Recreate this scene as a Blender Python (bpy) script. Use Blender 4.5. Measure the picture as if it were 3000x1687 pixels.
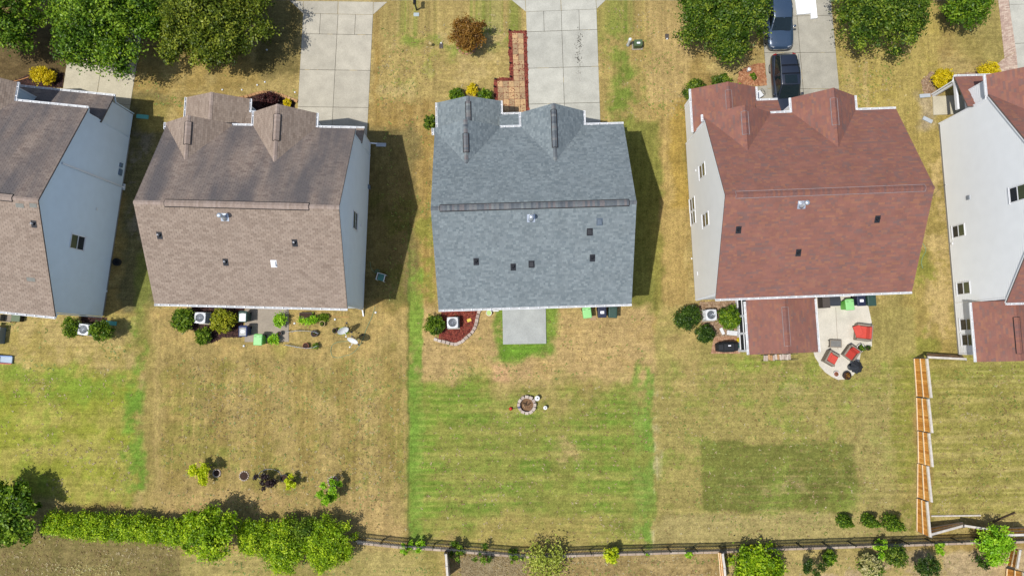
import bpy, bmesh, math, random
import numpy as np
from mathutils import Vector, Matrix

for o in list(bpy.data.objects):
    bpy.data.objects.remove(o)
S = bpy.context.scene
COL = S.collection
rad = math.radians

# ------------------------------------------------------------------ camera
FPX, CAMH = 2065.0, 51.5                 # focal length in photo pixels (3000 wide), drone height in metres
TAU = math.atan(180.0 / FPX)             # a slight forward tilt from straight down
cd = bpy.data.cameras.new("camera")
cd.sensor_width = 36.0
cd.lens = 36.0 * FPX / 3000.0
cd.clip_start, cd.clip_end = 0.5, 4000.0
cam = bpy.data.objects.new("camera", cd)
cam.location = (0, 0, CAMH)
cam.rotation_euler = (TAU, 0, 0)
COL.objects.link(cam)
S.camera = cam

# ------------------------------------------------------------------ sky and sun
SUN_EL = rad(65.5)
SUN_DIR = Vector((-0.88 * math.cos(SUN_EL), -0.45 * math.cos(SUN_EL), math.sin(SUN_EL))).normalized()
w = bpy.data.worlds.new("World")
S.world = w
w.use_nodes = True
wn = w.node_tree.nodes
sky = wn.new("ShaderNodeTexSky")
sky.sky_type = 'NISHITA'
sky.sun_disc = False
sky.sun_elevation = SUN_EL
sky.sun_rotation = math.atan2(SUN_DIR.x, SUN_DIR.y)
sky.air_density, sky.dust_density = 1.0, 1.5
wn["Background"].inputs[1].default_value = 0.118
w.node_tree.links.new(sky.outputs[0], wn["Background"].inputs[0])
sl = bpy.data.lights.new("sun", 'SUN')
sl.energy, sl.angle, sl.color = 3.75, rad(0.55), (1.0, 0.965, 0.91)
sun = bpy.data.objects.new("sun", sl)
sun.rotation_euler = (-SUN_DIR).to_track_quat('-Z', 'Y').to_euler()
sun.location = (-20, -12, 60)
COL.objects.link(sun)
S.view_settings.view_transform = 'Standard'
S.view_settings.look = 'None'
S.view_settings.gamma = 1.0
S.view_settings.use_curve_mapping = False
S.view_settings.exposure = 0.35

# ------------------------------------------------------------------ pixels of the photograph to places
_c, _s = math.cos(TAU), math.sin(TAU)
def ground(u, v, z=0.0):
    """world point at height z on the ray of photo pixel (u, v)"""
    x = (u - 1500.0) / FPX; y = -(v - 843.5) / FPX
    yy = y * _c + _s; zz = y * _s - _c
    t = (CAMH - z) / (-zz)
    return Vector((x * t, yy * t, z))
def ray(u, v):
    x = (u - 1500.0) / FPX; y = -(v - 843.5) / FPX
    return Vector((x, y * _c + _s, y * _s - _c))
FR = {  # zoomed views used for measuring: x0, y0, scale
 'V': (0, 0, 2576 / 3000.), 'A1': (0, 0, 2174 / 750.), 'T2': (700, 0, 2174 / 750.), 'T3': (1400, 0, 2174 / 750.),
 'T4': (1950, 0, 2154 / 550.), 'E1': (2350, 0, 2141 / 650.), 'A2': (0, 450, 1248 / 560.), 'P1': (450, 840, 2576 / 680.),
 'P2': (1200, 860, 2536 / 700.), 'P3': (1950, 830, 2576 / 650.), 'E2': (2600, 500, 966 / 400.), 'F5': (2550, 1000, 949 / 450.),
 'L6': (0, 1330, 2576 / 700.), 'L7': (500, 1300, 2576 / 750.), 'L8': (1200, 1500, 2576 / 800.), 'R8': (2000, 1480, 2.576),
 'B1': (380, 250, 2576 / 760.), 'B2': (380, 560, 2576 / 760.), 'C2': (1240, 260, 2576 / 720.), 'C3': (1240, 560, 2576 / 720.),
 'D1': (1960, 230, 2576 / 800.), 'D2': (1960, 560, 2576 / 800.), 'A3': (0, 860, 2536 / 420.)}
def px(fr, a, b):
    x0, y0, sc = FR[fr]
    return x0 + a / sc, y0 + b / sc
def at(fr, a, b, z=0.0):
    return ground(*px(fr, a, b), z)

# ------------------------------------------------------------------ materials
MATS = {}
def lin(r, g, b, k=1.0):
    f = lambda c: ((c / 255.0) / 12.92 if c / 255.0 <= 0.04045 else ((c / 255.0 + 0.055) / 1.055) ** 2.4) * k
    return (f(r), f(g), f(b), 1.0)
def new_mat(name):
    m = bpy.data.materials.new(name); m.use_nodes = True
    MATS[name] = m
    return m, m.node_tree.nodes, m.node_tree.links, m.node_tree.nodes["Principled BSDF"]
def plain(name, rgb, k=0.68, rough=0.75, var=0.14, scale=6.0, bump=0.0, metal=0.0, spec=0.35, coat=0.0, fine=0.0, fscale=60.0, each=0.0):
    """a procedural surface: base colour with uneven wear noise, optional fine grain and bump"""
    m, n, l, b = new_mat(name)
    tc = n.new("ShaderNodeTexCoord")
    nz = n.new("ShaderNodeTexNoise"); nz.inputs["Scale"].default_value = scale; nz.inputs["Detail"].default_value = 6
    l.new(tc.outputs["Object"], nz.inputs["Vector"])
    base = Vector(lin(*rgb, k)[:3])
    rp = n.new("ShaderNodeValToRGB")
    rp.color_ramp.elements[0].position = 0.25; rp.color_ramp.elements[1].position = 0.75
    rp.color_ramp.elements[0].color = (*(base * (1 - var)), 1); rp.color_ramp.elements[1].color = (*[min(0.95, c) for c in base * (1 + var)], 1)
    l.new(nz.outputs["Fac"], rp.inputs["Fac"])
    out = rp.outputs["Color"]
    if fine > 0:
        n2 = n.new("ShaderNodeTexNoise"); n2.inputs["Scale"].default_value = fscale; n2.inputs["Detail"].default_value = 2
        l.new(tc.outputs["Object"], n2.inputs["Vector"])
        mr = n.new("ShaderNodeMapRange"); mr.inputs[1].default_value = 0.3; mr.inputs[2].default_value = 0.7
        mr.inputs[3].default_value = 1 - fine; mr.inputs[4].default_value = 1 + fine
        l.new(n2.outputs["Fac"], mr.inputs[0])
        vm = n.new("ShaderNodeVectorMath"); vm.operation = 'SCALE'
        l.new(out, vm.inputs[0]); l.new(mr.outputs[0], vm.inputs["Scale"])
        out = vm.outputs[0]
    if each:
        oi = n.new("ShaderNodeObjectInfo"); mr = n.new("ShaderNodeMapRange"); mr.inputs[3].default_value = 1 - each; mr.inputs[4].default_value = 1 + each
        l.new(oi.outputs["Random"], mr.inputs[0])
        vm = n.new("ShaderNodeVectorMath"); vm.operation = 'SCALE'; l.new(out, vm.inputs[0]); l.new(mr.outputs[0], vm.inputs["Scale"]); out = vm.outputs[0]
    l.new(out, b.inputs["Base Color"])
    b.inputs["Roughness"].default_value = rough
    b.inputs["Metallic"].default_value = metal
    b.inputs["Specular IOR Level"].default_value = spec
    b.inputs["Coat Weight"].default_value = coat
    if bump:
        bp = n.new("ShaderNodeBump"); bp.inputs["Strength"].default_value = bump; bp.inputs["Distance"].default_value = 0.02
        l.new(nz.outputs["Fac"], bp.inputs["Height"]); l.new(bp.outputs[0], b.inputs["Normal"])
    return m
def rnd_mat(name, stops, k=0.68, rough=0.85, noise=0.12, nscale=9.0, stain=None, leaf=False):
    """colour picked per piece from the 'rnd' value each piece carries; optional streaky stains"""
    m, n, l, b = new_mat(name)
    a = n.new("ShaderNodeAttribute"); a.attribute_name = "rnd"
    rp = n.new("ShaderNodeValToRGB")
    el = rp.color_ramp.elements
    while len(el) < len(stops): el.new(0.5)
    for i, (p, c) in enumerate(stops):
        el[i].position = p; el[i].color = lin(*c, k)
    l.new(a.outputs["Fac"], rp.inputs["Fac"])
    out = rp.outputs["Color"]
    tc = n.new("ShaderNodeTexCoord")
    if noise:
        nz = n.new("ShaderNodeTexNoise"); nz.inputs["Scale"].default_value = nscale; nz.inputs["Detail"].default_value = 5
        l.new(tc.outputs["Object"], nz.inputs["Vector"])
        mr = n.new("ShaderNodeMapRange"); mr.inputs[1].default_value = 0.3; mr.inputs[2].default_value = 0.7
        mr.inputs[3].default_value = 1 - noise; mr.inputs[4].default_value = 1 + noise
        l.new(nz.outputs["Fac"], mr.inputs[0])
        vm = n.new("ShaderNodeVectorMath"); vm.operation = 'SCALE'
        l.new(out, vm.inputs[0]); l.new(mr.outputs[0], vm.inputs["Scale"]); out = vm.outputs[0]
    if stain:
        mp = n.new("ShaderNodeMapping"); mp.inputs["Scale"].default_value = (0.75, 0.16, 0.16)
        l.new(tc.outputs["Object"], mp.inputs["Vector"])
        n3 = n.new("ShaderNodeTexNoise"); n3.inputs["Scale"].default_value = 1.0; n3.inputs["Detail"].default_value = 4
        l.new(mp.outputs[0], n3.inputs["Vector"])
        mr = n.new("ShaderNodeMapRange"); mr.inputs[1].default_value = 0.34; mr.inputs[2].default_value = 0.62
        mr.inputs[3].default_value = 0.0; mr.inputs[4].default_value = stain[1]
        l.new(n3.outputs["Fac"], mr.inputs[0])
        mx = n.new("ShaderNodeMix"); mx.data_type = 'RGBA'
        l.new(mr.outputs[0], mx.inputs["Factor"]); l.new(out, mx.inputs["A"]); mx.inputs["B"].default_value = lin(*stain[0], k)
        out = mx.outputs["Result"]
    if leaf:
        n.remove(b)
        df = n.new("ShaderNodeBsdfDiffuse"); tl = n.new("ShaderNodeBsdfTranslucent"); gl = n.new("ShaderNodeBsdfGlossy")
        gl.inputs["Roughness"].default_value = 0.45; gl.inputs["Color"].default_value = (0.9, 0.95, 0.85, 1)
        l.new(out, df.inputs["Color"])
        br = n.new("ShaderNodeVectorMath"); br.operation = 'MULTIPLY'; br.inputs[1].default_value = (1.25, 1.15, 0.5)
        l.new(out, br.inputs[0]); l.new(br.outputs[0], tl.inputs["Color"])
        m1 = n.new("ShaderNodeMixShader"); m1.inputs[0].default_value = 0.27
        l.new(df.outputs[0], m1.inputs[1]); l.new(tl.outputs[0], m1.inputs[2])
        m2 = n.new("ShaderNodeMixShader"); m2.inputs[0].default_value = 0.015
        l.new(m1.outputs[0], m2.inputs[1]); l.new(gl.outputs[0], m2.inputs[2])
        l.new(m2.outputs[0], n["Material Output"].inputs["Surface"])
    else:
        l.new(out, b.inputs["Base Color"]); b.inputs["Roughness"].default_value = rough
        b.inputs["Specular IOR Level"].default_value = 0.25
    return m
def glass_mat(name, rgb, k=0.6, rough=0.06):
    m, n, l, b = new_mat(name)
    tc = n.new("ShaderNodeTexCoord"); nz = n.new("ShaderNodeTexNoise"); nz.inputs["Scale"].default_value = 1.5
    l.new(tc.outputs["Object"], nz.inputs["Vector"])
    rp = n.new("ShaderNodeValToRGB"); c = Vector(lin(*rgb, k)[:3])
    rp.color_ramp.elements[0].color = (*(c * 0.75), 1); rp.color_ramp.elements[1].color = (*(c * 1.3), 1)
    l.new(nz.outputs["Fac"], rp.inputs["Fac"]); l.new(rp.outputs[0], b.inputs["Base Color"])
    b.inputs["Roughness"].default_value = rough; b.inputs["Specular IOR Level"].default_value = 0.6
    return m

# ------------------------------------------------------------------ mesh building
class MB:
    def __init__(self): self.v = []; self.f = []; self.r = []
    def quad(self, *p):
        i = len(self.v); self.v += [tuple(q) for q in p]; self.f.append(tuple(range(i, i + len(p)))); return self
    def box(self, c, s, rz=0.0, top=1.0):
        """box centred at c with full sizes s, turned by rz; top scales the upper face"""
        cx, cy, cz = c; hx, hy, hz = s[0] / 2, s[1] / 2, s[2] / 2
        ca, sa = math.cos(rz), math.sin(rz); i = len(self.v)
        for dz, k in ((-hz, 1.0), (hz, top)):
            for dx, dy in ((-hx, -hy), (hx, -hy), (hx, hy), (-hx, hy)):
                dx *= k; dy *= k
                self.v.append((cx + dx * ca - dy * sa, cy + dx * sa + dy * ca, cz + dz))
        for q in ((3, 2, 1, 0), (4, 5, 6, 7), (0, 1, 5, 4), (1, 2, 6, 5), (2, 3, 7, 6), (3, 0, 4, 7)):
            self.f.append(tuple(i + k for k in q))
        return self
    def bar(self, p, q, wd, ht):
        """rectangular bar from p to q: width wd across (horizontal), height ht"""
        p = Vector(p); q = Vector(q); d = (q - p).normalized()
        up = Vector((0, 0, 1)) if abs(d.z) < 0.95 else Vector((0, 1, 0))
        s = d.cross(up).normalized(); u = s.cross(d).normalized(); i = len(self.v)
        for e in (p, q):
            for a, b in ((-1, -1), (1, -1), (1, 1), (-1, 1)):
                self.v.append(tuple(e + s * (a * wd / 2) + u * (b * ht / 2)))
        for k in ((0, 1, 2, 3), (7, 6, 5, 4), (1, 0, 4, 5), (2, 1, 5, 6), (3, 2, 6, 7), (0, 3, 7, 4)):
            self.f.append(tuple(i + j for j in k))
        return self
    def tube(self, pts, r, n=8, r1=None, cap=True):
        pts = [Vector(p) for p in pts]; m = len(pts); i = len(self.v)
        for k, p in enumerate(pts):
            d = (pts[min(k + 1, m - 1)] - pts[max(k - 1, 0)]).normalized()
            up = Vector((0, 0, 1)) if abs(d.z) < 0.9 else Vector((1, 0, 0))
            s = d.cross(up).normalized(); u = s.cross(d).normalized()
            rr = r if r1 is None else r + (r1 - r) * k / max(1, m - 1)
            for j in range(n):
                a = 2 * math.pi * j / n
                self.v.append(tuple(p + s * (math.cos(a) * rr) + u * (math.sin(a) * rr)))
        for k in range(m - 1):
            for j in range(n):
                a = i + k * n + j; b = i + k * n + (j + 1) % n
                self.f.append((a, b, b + n, a + n))
        if cap:
            self.f.append(tuple(i + j for j in reversed(range(n))))
            self.f.append(tuple(i + (m - 1) * n + j for j in range(n)))
        return self
    def lathe(self, prof, c=(0, 0, 0), n=20, sx=1.0, sy=1.0, cap=True):
        i = len(self.v); m = len(prof)
        for r, z in prof:
            for j in range(n):
                a = 2 * math.pi * j / n
                self.v.append((c[0] + math.cos(a) * r * sx, c[1] + math.sin(a) * r * sy, c[2] + z))
        for k in range(m - 1):
            for j in range(n):
                a = i + k * n + j; b = i + k * n + (j + 1) % n
                self.f.append((a, b, b + n, a + n))
        if cap:
            self.f.append(tuple(i + j for j in reversed(range(n))))
            self.f.append(tuple(i + (m - 1) * n + j for j in range(n)))
        return self
    def prism(self, poly, z0, z1):
        n = len(poly); i = len(self.v)
        ar = sum(poly[k][0] * poly[(k + 1) % n][1] - poly[(k + 1) % n][0] * poly[k][1] for k in range(n))
        if ar < 0: poly = list(reversed(poly))
        for z in (z0, z1):
            for p in poly: self.v.append((p[0], p[1], z))
        self.f.append(tuple(i + k for k in reversed(range(n))))
        self.f.append(tuple(i + n + k for k in range(n)))
        for k in range(n):
            j = (k + 1) % n; self.f.append((i + k, i + j, i + n + j, i + n + k))
        return self
    def build(self, name, mat=None, parent=None, smooth=False, bevel=0.0, kind=None, seg=2, sub=0):
        me = bpy.data.meshes.new(name); me.from_pydata(self.v, [], self.f); me.update()
        if self.r:
            at_ = me.attributes.new("rnd", 'FLOAT', 'FACE'); at_.data.foreach_set("value", self.r)
        return finish(name, me, mat, parent, smooth, bevel, kind, seg, sub)
def finish(name, me, mat, parent=None, smooth=False, bevel=0.0, kind=None, seg=2, sub=0):
    if mat is not None: me.materials.append(MATS[mat] if isinstance(mat, str) else mat)
    if smooth:
        me.polygons.foreach_set("use_smooth", [True] * len(me.polygons))
    o = bpy.data.objects.new(name, me); COL.objects.link(o)
    if parent is not None: o.parent = parent
    if bevel:
        md = o.modifiers.new("bevel", 'BEVEL'); md.width = bevel; md.segments = seg; md.limit_method = 'ANGLE'; md.angle_limit = rad(35)
    if sub:
        md = o.modifiers.new("sub", 'SUBSURF'); md.levels = sub; md.render_levels = sub
    if kind: o["kind"] = kind
    return o
def tag(o, label, cat, group=None):
    o["label"] = label; o["category"] = cat
    if group: o["group"] = group
    return o
def thing(name, label, cat, loc=(0, 0, 0), rz=0.0, group=None):
    o = bpy.data.objects.new(name, None); o.empty_display_size = 0.3
    o.location = loc; o.rotation_euler = (0, 0, rz); COL.objects.link(o)
    return tag(o, label, cat, group)
def struct(o):
    o["kind"] = "structure"; return o
def dup(o, parent=None):
    c = o.copy(); COL.objects.link(c); c.parent = parent
    for ch in [k for k in bpy.data.objects if k.parent == o]: dup(ch, c)
    return c
def shared(o, parent, loc, rz=0.0, scale=None):
    """another alike piece that shares the mesh of o"""
    c = o.copy(); COL.objects.link(c); c.parent = parent; c.location = loc; c.rotation_euler = (0, 0, rz)
    if scale: c.scale = scale
    return c

# ------------------------------------------------------------------ foliage
def foliage(name, blobs, n, size, mat, parent, seed, per=26, spread=0.2, shell=0.55, kind=None, flat=0.5, zmin=-0.35, aspect=0.55):
    """a crown of leaf-sized faces gathered in clumps through the volume of a few lobes"""
    g = np.random.default_rng(seed)
    bl = np.array(blobs, float); wt = bl[:, 3] * bl[:, 4] + bl[:, 3] * bl[:, 5]; wt /= wt.sum()
    nc = max(3, n // per); n = nc * per
    bi = g.choice(len(bl), nc, p=wt)
    d = g.normal(size=(nc, 3)); d /= np.linalg.norm(d, axis=1)[:, None]
    d[:, 2] = np.where(d[:, 2] < zmin, -d[:, 2] * g.uniform(0.2, 1.0, nc), d[:, 2])
    r = shell + (1.03 - shell) * g.uniform(0, 1, nc) ** 0.6
    r *= 1 + g.normal(0, 0.07, nc)
    cc = bl[bi, :3] + d * r[:, None] * bl[bi, 3:6]
    crnd = g.uniform(0, 1, nc)
    sp = spread * g.uniform(0.6, 1.35, nc)
    ci = np.repeat(np.arange(nc), per)
    off = g.normal(size=(n, 3)) * sp[ci][:, None] * np.array([1, 1, 0.6])
    c = cc[ci] + off
    c[:, 2] = np.maximum(c[:, 2], 0.03)
    nr = d[ci] * 0.5 + g.normal(size=(n, 3)) * 0.6 + np.array([0, 0, flat]); nr /= np.linalg.norm(nr, axis=1)[:, None]
    t = np.cross(nr, g.normal(size=(n, 3))); t /= np.linalg.norm(t, axis=1)[:, None] + 1e-9
    b = np.cross(nr, t)
    L = size * g.uniform(0.65, 1.35, n)[:, None] * 0.5
    W_ = L * aspect
    V_ = np.stack([c - t * L, c + b * W_, c + t * L - nr * L * 0.25, c - b * W_], 1).reshape(-1, 3)
    me = bpy.data.meshes.new(name)
    me.vertices.add(4 * n); me.vertices.foreach_set("co", V_.ravel())
    me.loops.add(4 * n); me.loops.foreach_set("vertex_index", np.arange(4 * n, dtype=np.int32))
    me.polygons.add(n); me.polygons.foreach_set("loop_start", np.arange(0, 4 * n, 4, dtype=np.int32))
    me.polygons.foreach_set("loop_total", np.full(n, 4, np.int32))
    me.update(calc_edges=True)
    a = me.attributes.new("rnd", 'FLOAT', 'FACE')
    a.data.foreach_set("value", np.clip(0.62 * crnd[ci] + 0.38 * g.uniform(0, 1, n), 0, 1))
    return finish(name, me, mat, parent, kind=kind)
def limbs(blobs, height, r, seed, name='trunk', mat='bark', parent=None, nb=7):
    rg = random.Random(seed); mb = MB()
    top = Vector((rg.uniform(-.1, .1), rg.uniform(-.1, .1), height))
    mb.tube([(0, 0, -0.05), (0.02, 0.01, height * .35), tuple(top * 0.7 + Vector((0.05, 0, 0))), tuple(top)], r, 9, r * 0.45)
    for k in range(nb):
        b = rg.choice(blobs); s = Vector((0.02, 0.01, height * rg.uniform(.45, .95)))
        a = rg.uniform(0, 6.28)
        e = Vector((b[0] + math.cos(a) * b[3] * .6, b[1] + math.sin(a) * b[4] * .6, b[2] + b[5] * rg.uniform(-.1, .5)))
        m = s.lerp(e, 0.5) + Vector((0, 0, 0.12 * height * .5))
        mb.tube([s, m, e], r * 0.5, 6, r * 0.12)
    return mb.build(name, mat, parent, smooth=True)
def tree(label, center, R, zc, h, n, leaf, mat, seed, lobes=6, name='tree', cat='tree', group=None, shell=0.42, spread=None, per=44, squash=0.75, trunk_r=None, foli='crown', stem='trunk', flat=0.5, aspect=0.55):
    """center: world point seen at crown height zc"""
    rg = random.Random(seed)
    t = thing(name, label, cat, (center.x, center.y, 0), 0, group)
    bl = [(rg.uniform(-.1, .1) * R, rg.uniform(-.1, .1) * R, zc, R * .60, R * .60, R * squash * .8)]
    for k in range(int(lobes * 1.9)):
        a = 6.283 * k / (lobes * 1.9) * 2 + rg.uniform(-.5, .5); q = R * rg.uniform(.35, .80); s = (R - q) * rg.uniform(.62, 1.08) + R * .05; s = min(s, R * .46)
        bl.append((math.cos(a) * q, math.sin(a) * q, zc + R * rg.uniform(-.38, .34) * (1.15 - q / R), s, s, s * rg.uniform(.6, .9)))
    for k in range(int(lobes * 2.2)):      # sprays that break the outline
        a = rg.uniform(0, 6.283); q = R * rg.uniform(.78, 1.06); s = R * rg.uniform(.08, .16)
        bl.append((math.cos(a) * q, math.sin(a) * q, zc + R * rg.uniform(-.3, .1), s, s, s * .6))
    limbs(bl, max(0.25, zc * 0.9), trunk_r or R * 0.05, seed, stem, 'bark', t, nb=4 + lobes)
    foliage(foli, bl, n, leaf, mat, t, seed, per=per, spread=spread or (.10 + R * .035), shell=shell, flat=flat, aspect=aspect)
    return t
def scraggly(label, fr, a, b, r_px, zc, n, mat, seed, leaf=.16, name='sapling', cat='sapling'):
    """a thin young plant: a few leafy sprays on bare stems"""
    c = at(fr, a, b, zc); R = r_px / 43.0; rg = random.Random(seed); t = thing(name, label, cat, (c.x, c.y, 0)); bl = []; mb = MB()
    for k in range(9):
        q = rg.uniform(0, 6.28); d_ = R * rg.uniform(.15, .95); z = zc * rg.uniform(.55, 1.25); s_ = R * rg.uniform(.18, .34)
        bl.append((math.cos(q) * d_, math.sin(q) * d_, z, s_, s_, s_ * .7)); mb.tube([(0, 0, -.03), (math.cos(q) * d_ * .4, math.sin(q) * d_ * .4, z * .6), (math.cos(q) * d_, math.sin(q) * d_, z)], .022, 6, .006)
    mb.build('stem', 'bark', t); foliage('foliage', bl, n, leaf, mat, t, seed, per=14, spread=R * .1, shell=.1, aspect=.45)
    return t
def shrub(label, fr, a, b, r_px, zc, n, mat, seed, leaf=0.13, group=None, name='shrub', cat='shrub', lobes=5, sx=1.0, sy=1.0, R=None, shell=0.6, squash=0.8, spread=None):
    c = at(fr, a, b, zc)
    R = R or r_px / 43.0
    rg = random.Random(seed)
    t = thing(name, label, cat, (c.x, c.y, 0), 0, group)
    bl = [(0, 0, zc, R * .8 * sx, R * .8 * sy, max(zc * .85, R * squash * .8))]
    for k in range(lobes):
        q = 6.283 * k / lobes + rg.uniform(-.4, .4); d_ = R * rg.uniform(.4, .55); s = R * rg.uniform(.35, .5)
        bl.append((math.cos(q) * d_ * sx, math.sin(q) * d_ * sy, zc + R * rg.uniform(-.2, .25), s, s, s * .9))
    limbs(bl, max(.15, zc * .8), max(.015, R * .05), seed, 'stem', 'bark', t, nb=5)
    foliage('foliage', bl, n, leaf, mat, t, seed, per=20, spread=spread or R * .1, shell=shell)
    return t
# ------------------------------------------------------------------ the materials of this place
plain('bark', (112, 96, 82), rough=.9, var=.25, bump=.4)
plain('white_trim', (238, 240, 242), k=.85, rough=.5, var=.05)
plain('white_vinyl', (232, 233, 235), k=.78, rough=.45, var=.04)
plain('blue_siding', (212, 224, 232), k=.9, rough=.55, var=.035, scale=1.5)
plain('blue_trim', (212, 226, 236), k=.88, rough=.5, var=.05)
plain('cream_siding', (226, 225, 219), k=.74, rough=.55, var=.03, scale=1.2)
plain('white_siding', (232, 234, 234), k=.84, rough=.55, var=.03, scale=1.2)
plain('foundation', (150, 146, 140), rough=.9, var=.15, scale=4, fine=.1)
plain('roof_deck', (112, 102, 96), rough=.9)
plain('soffit_taupe', (136, 136, 128), k=.66, rough=.85, var=.1)
plain('soffit_grey', (150, 158, 166), rough=.6, var=.05)
plain('vent_black', (38, 40, 46), rough=.55, var=.2)
plain('vent_line', (36, 32, 32), rough=.8, var=.2)
plain('vent_line_grey', (150, 134, 132), rough=.6, var=.2)
plain('galvanised', (205, 212, 220), k=.8, rough=.35, metal=.6, var=.08)
plain('lead_grey', (120, 132, 142), rough=.5, var=.1)
plain('slate_plastic', (96, 110, 124), rough=.5, var=.1)
plain('meter_grey', (120, 140, 158), rough=.5, var=.12)
plain('dark_metal', (44, 50, 54), rough=.5, var=.15)
plain('black_paint', (18, 19, 22), rough=.4, var=.1)
glass_mat('window_dark', (52, 58, 66))
glass_mat('window_green', (88, 98, 76))
glass_mat('window_blue', (30, 38, 52))
plain('screen_black', (34, 38, 42), rough=.8, var=.15)
rnd_mat('shingle_taupe', [(0, (152, 134, 119)), (.45, (165, 147, 131)), (.8, (171, 153, 137)), (1, (146, 128, 113))], k=.63, noise=.06, nscale=1.3)
rnd_mat('shingle_taupe_stained', [(0, (146, 128, 116)), (.45, (158, 141, 128)), (.8, (165, 148, 134)), (1, (132, 115, 105))], k=.6, noise=.08, nscale=1.1, stain=((100, 97, 99), .85))
rnd_mat('shingle_blue_grey', [(0, (116, 127, 131)), (.3, (127, 137, 140)), (.6, (133, 143, 146)), (.85, (143, 153, 155)), (1, (120, 131, 135))], k=.65, noise=.06, nscale=.9)
rnd_mat('shingle_red', [(0, (128, 99, 93)), (.14, (138, 98, 88)), (.4, (145, 99, 87)), (.72, (149, 102, 88)), (.9, (156, 108, 87)), (1, (130, 99, 92))], k=.68, noise=.09, nscale=1.2)
rnd_mat('ridge_taupe', [(0, (158, 140, 127)), (1, (176, 158, 146))], k=.66)
rnd_mat('ridge_blue', [(0, (96, 102, 108)), (.35, (116, 122, 126)), (.6, (126, 120, 120)), (.8, (134, 140, 140)), (1, (106, 112, 116))], k=.66)
rnd_mat('ridge_red', [(0, (128, 96, 90)), (.5, (144, 98, 87)), (1, (152, 104, 86))], k=.66)
# paving
plain('concrete_warm', (188, 181, 163), k=.69, rough=.9, var=.15, scale=1.1, fine=.09, fscale=14, each=.07)
plain('concrete_pale', (192, 190, 177), k=.68, rough=.9, var=.15, scale=1.1, fine=.09, fscale=14, each=.07)
plain('concrete_grey', (178, 173, 158), k=.65, rough=.9, var=.15, scale=1.1, fine=.09, fscale=14, each=.07)
plain('concrete_cream', (208, 199, 174), k=.65, rough=.9, var=.15, scale=1.1, fine=.09, fscale=14, each=.07)
plain('concrete_patio', (177, 180, 176), k=.65, rough=.9, var=.15, scale=1.1, fine=.09, fscale=14, each=.07)
plain('concrete_white', (226, 219, 202), k=.65, rough=.9, var=.15, scale=1.1, fine=.09, fscale=14, each=.07)
plain('concrete_tan', (170, 158, 142), k=.65, rough=.9, var=.15, scale=1.1, fine=.09, fscale=14, each=.07)
plain('gutter_inner_grey', (206, 208, 210), k=.7, rough=.95, var=.35, scale=5)
plain('joint_dirt', (96, 90, 74), k=.55, rough=1, var=.3, scale=8)
plain('asphalt', (92, 92, 92), k=.5, rough=.95, var=.15, scale=3, fine=.15, fscale=80)
rnd_mat('paver_tan', [(0, (168, 142, 108)), (.35, (190, 160, 120)), (.7, (203, 170, 124)), (1, (214, 176, 128))], k=.66, noise=.12, nscale=5)
rnd_mat('paver_pink', [(0, (178, 152, 136)), (.5, (198, 172, 154)), (1, (212, 192, 172))], k=.7, noise=.1, nscale=6)
rnd_mat('stone_block', [(0, (168, 150, 138)), (.5, (192, 176, 162)), (1, (206, 192, 178))], k=.7, noise=.15, nscale=14)
rnd_mat('wall_cap', [(0, (172, 152, 134)), (.5, (186, 168, 148)), (1, (196, 180, 162))], k=.66, noise=.15, nscale=5)
rnd_mat('brick_orange', [(0, (176, 132, 92)), (.5, (196, 152, 106)), (1, (206, 166, 122))], k=.66, noise=.12, nscale=9)
rnd_mat('brick_pink', [(0, (166, 122, 96)), (.5, (184, 142, 112)), (1, (196, 158, 128))], k=.66, noise=.12, nscale=9)
rnd_mat('mulch_red', [(0, (96, 40, 34)), (.5, (138, 62, 50)), (.85, (160, 84, 66)), (1, (120, 80, 56))], k=.62, noise=.2, nscale=10)
rnd_mat('mulch_dark', [(0, (42, 26, 24)), (.6, (70, 44, 40)), (1, (96, 66, 56))], k=.6, noise=.2, nscale=10)
rnd_mat('clay_soil', [(0, (150, 96, 66)), (.5, (176, 122, 86)), (1, (196, 150, 112))], k=.66, noise=.2, nscale=6)
rnd_mat('dry_soil', [(0, (140, 112, 86)), (.5, (166, 138, 110)), (1, (184, 160, 134))], k=.64, noise=.2, nscale=6)
plain('soil_dark', (74, 54, 44), k=.6, rough=1, var=.3, scale=14)
plain('mortar_dark', (60, 46, 40), k=.6, rough=1)  # plain dark brown mortar colour
# plants
def leafm(name, a, b, c, k=1.1): rnd_mat(name, [(0, a), (.5, b), (1, c)], k=k, noise=0, leaf=True)
leafm('leaf_oak', (28, 48, 8), (72, 104, 20), (146, 170, 46))
leafm('leaf_olive', (32, 46, 8), (80, 96, 22), (152, 158, 54))
leafm('leaf_deep', (22, 42, 10), (66, 92, 22), (146, 160, 54))
leafm('leaf_dark', (18, 36, 10), (46, 70, 20), (92, 116, 38))
leafm('leaf_hedge', (50, 78, 6), (114, 146, 18), (182, 198, 44), k=1.18)
leafm('leaf_bright', (60, 104, 12), (118, 164, 26), (172, 200, 56), k=1.15)
leafm('leaf_lime', (110, 130, 14), (164, 178, 24), (204, 206, 50), k=1.2)
leafm('leaf_shrub', (28, 50, 8), (76, 104, 20), (138, 158, 42))
leafm('leaf_yellowgreen', (78, 92, 18), (128, 134, 26), (166, 162, 44))
leafm('leaf_gold', (150, 136, 14), (206, 186, 22), (236, 214, 50), k=.95)
leafm('leaf_red', (78, 56, 26), (122, 86, 36), (142, 110, 44))
leafm('leaf_plum', (40, 20, 24), (66, 34, 36), (92, 54, 50))
leafm('leaf_black', (22, 18, 22), (44, 34, 38), (72, 56, 54))
leafm('leaf_wispy', (96, 112, 34), (140, 150, 56), (178, 180, 90), k=1.2)
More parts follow.
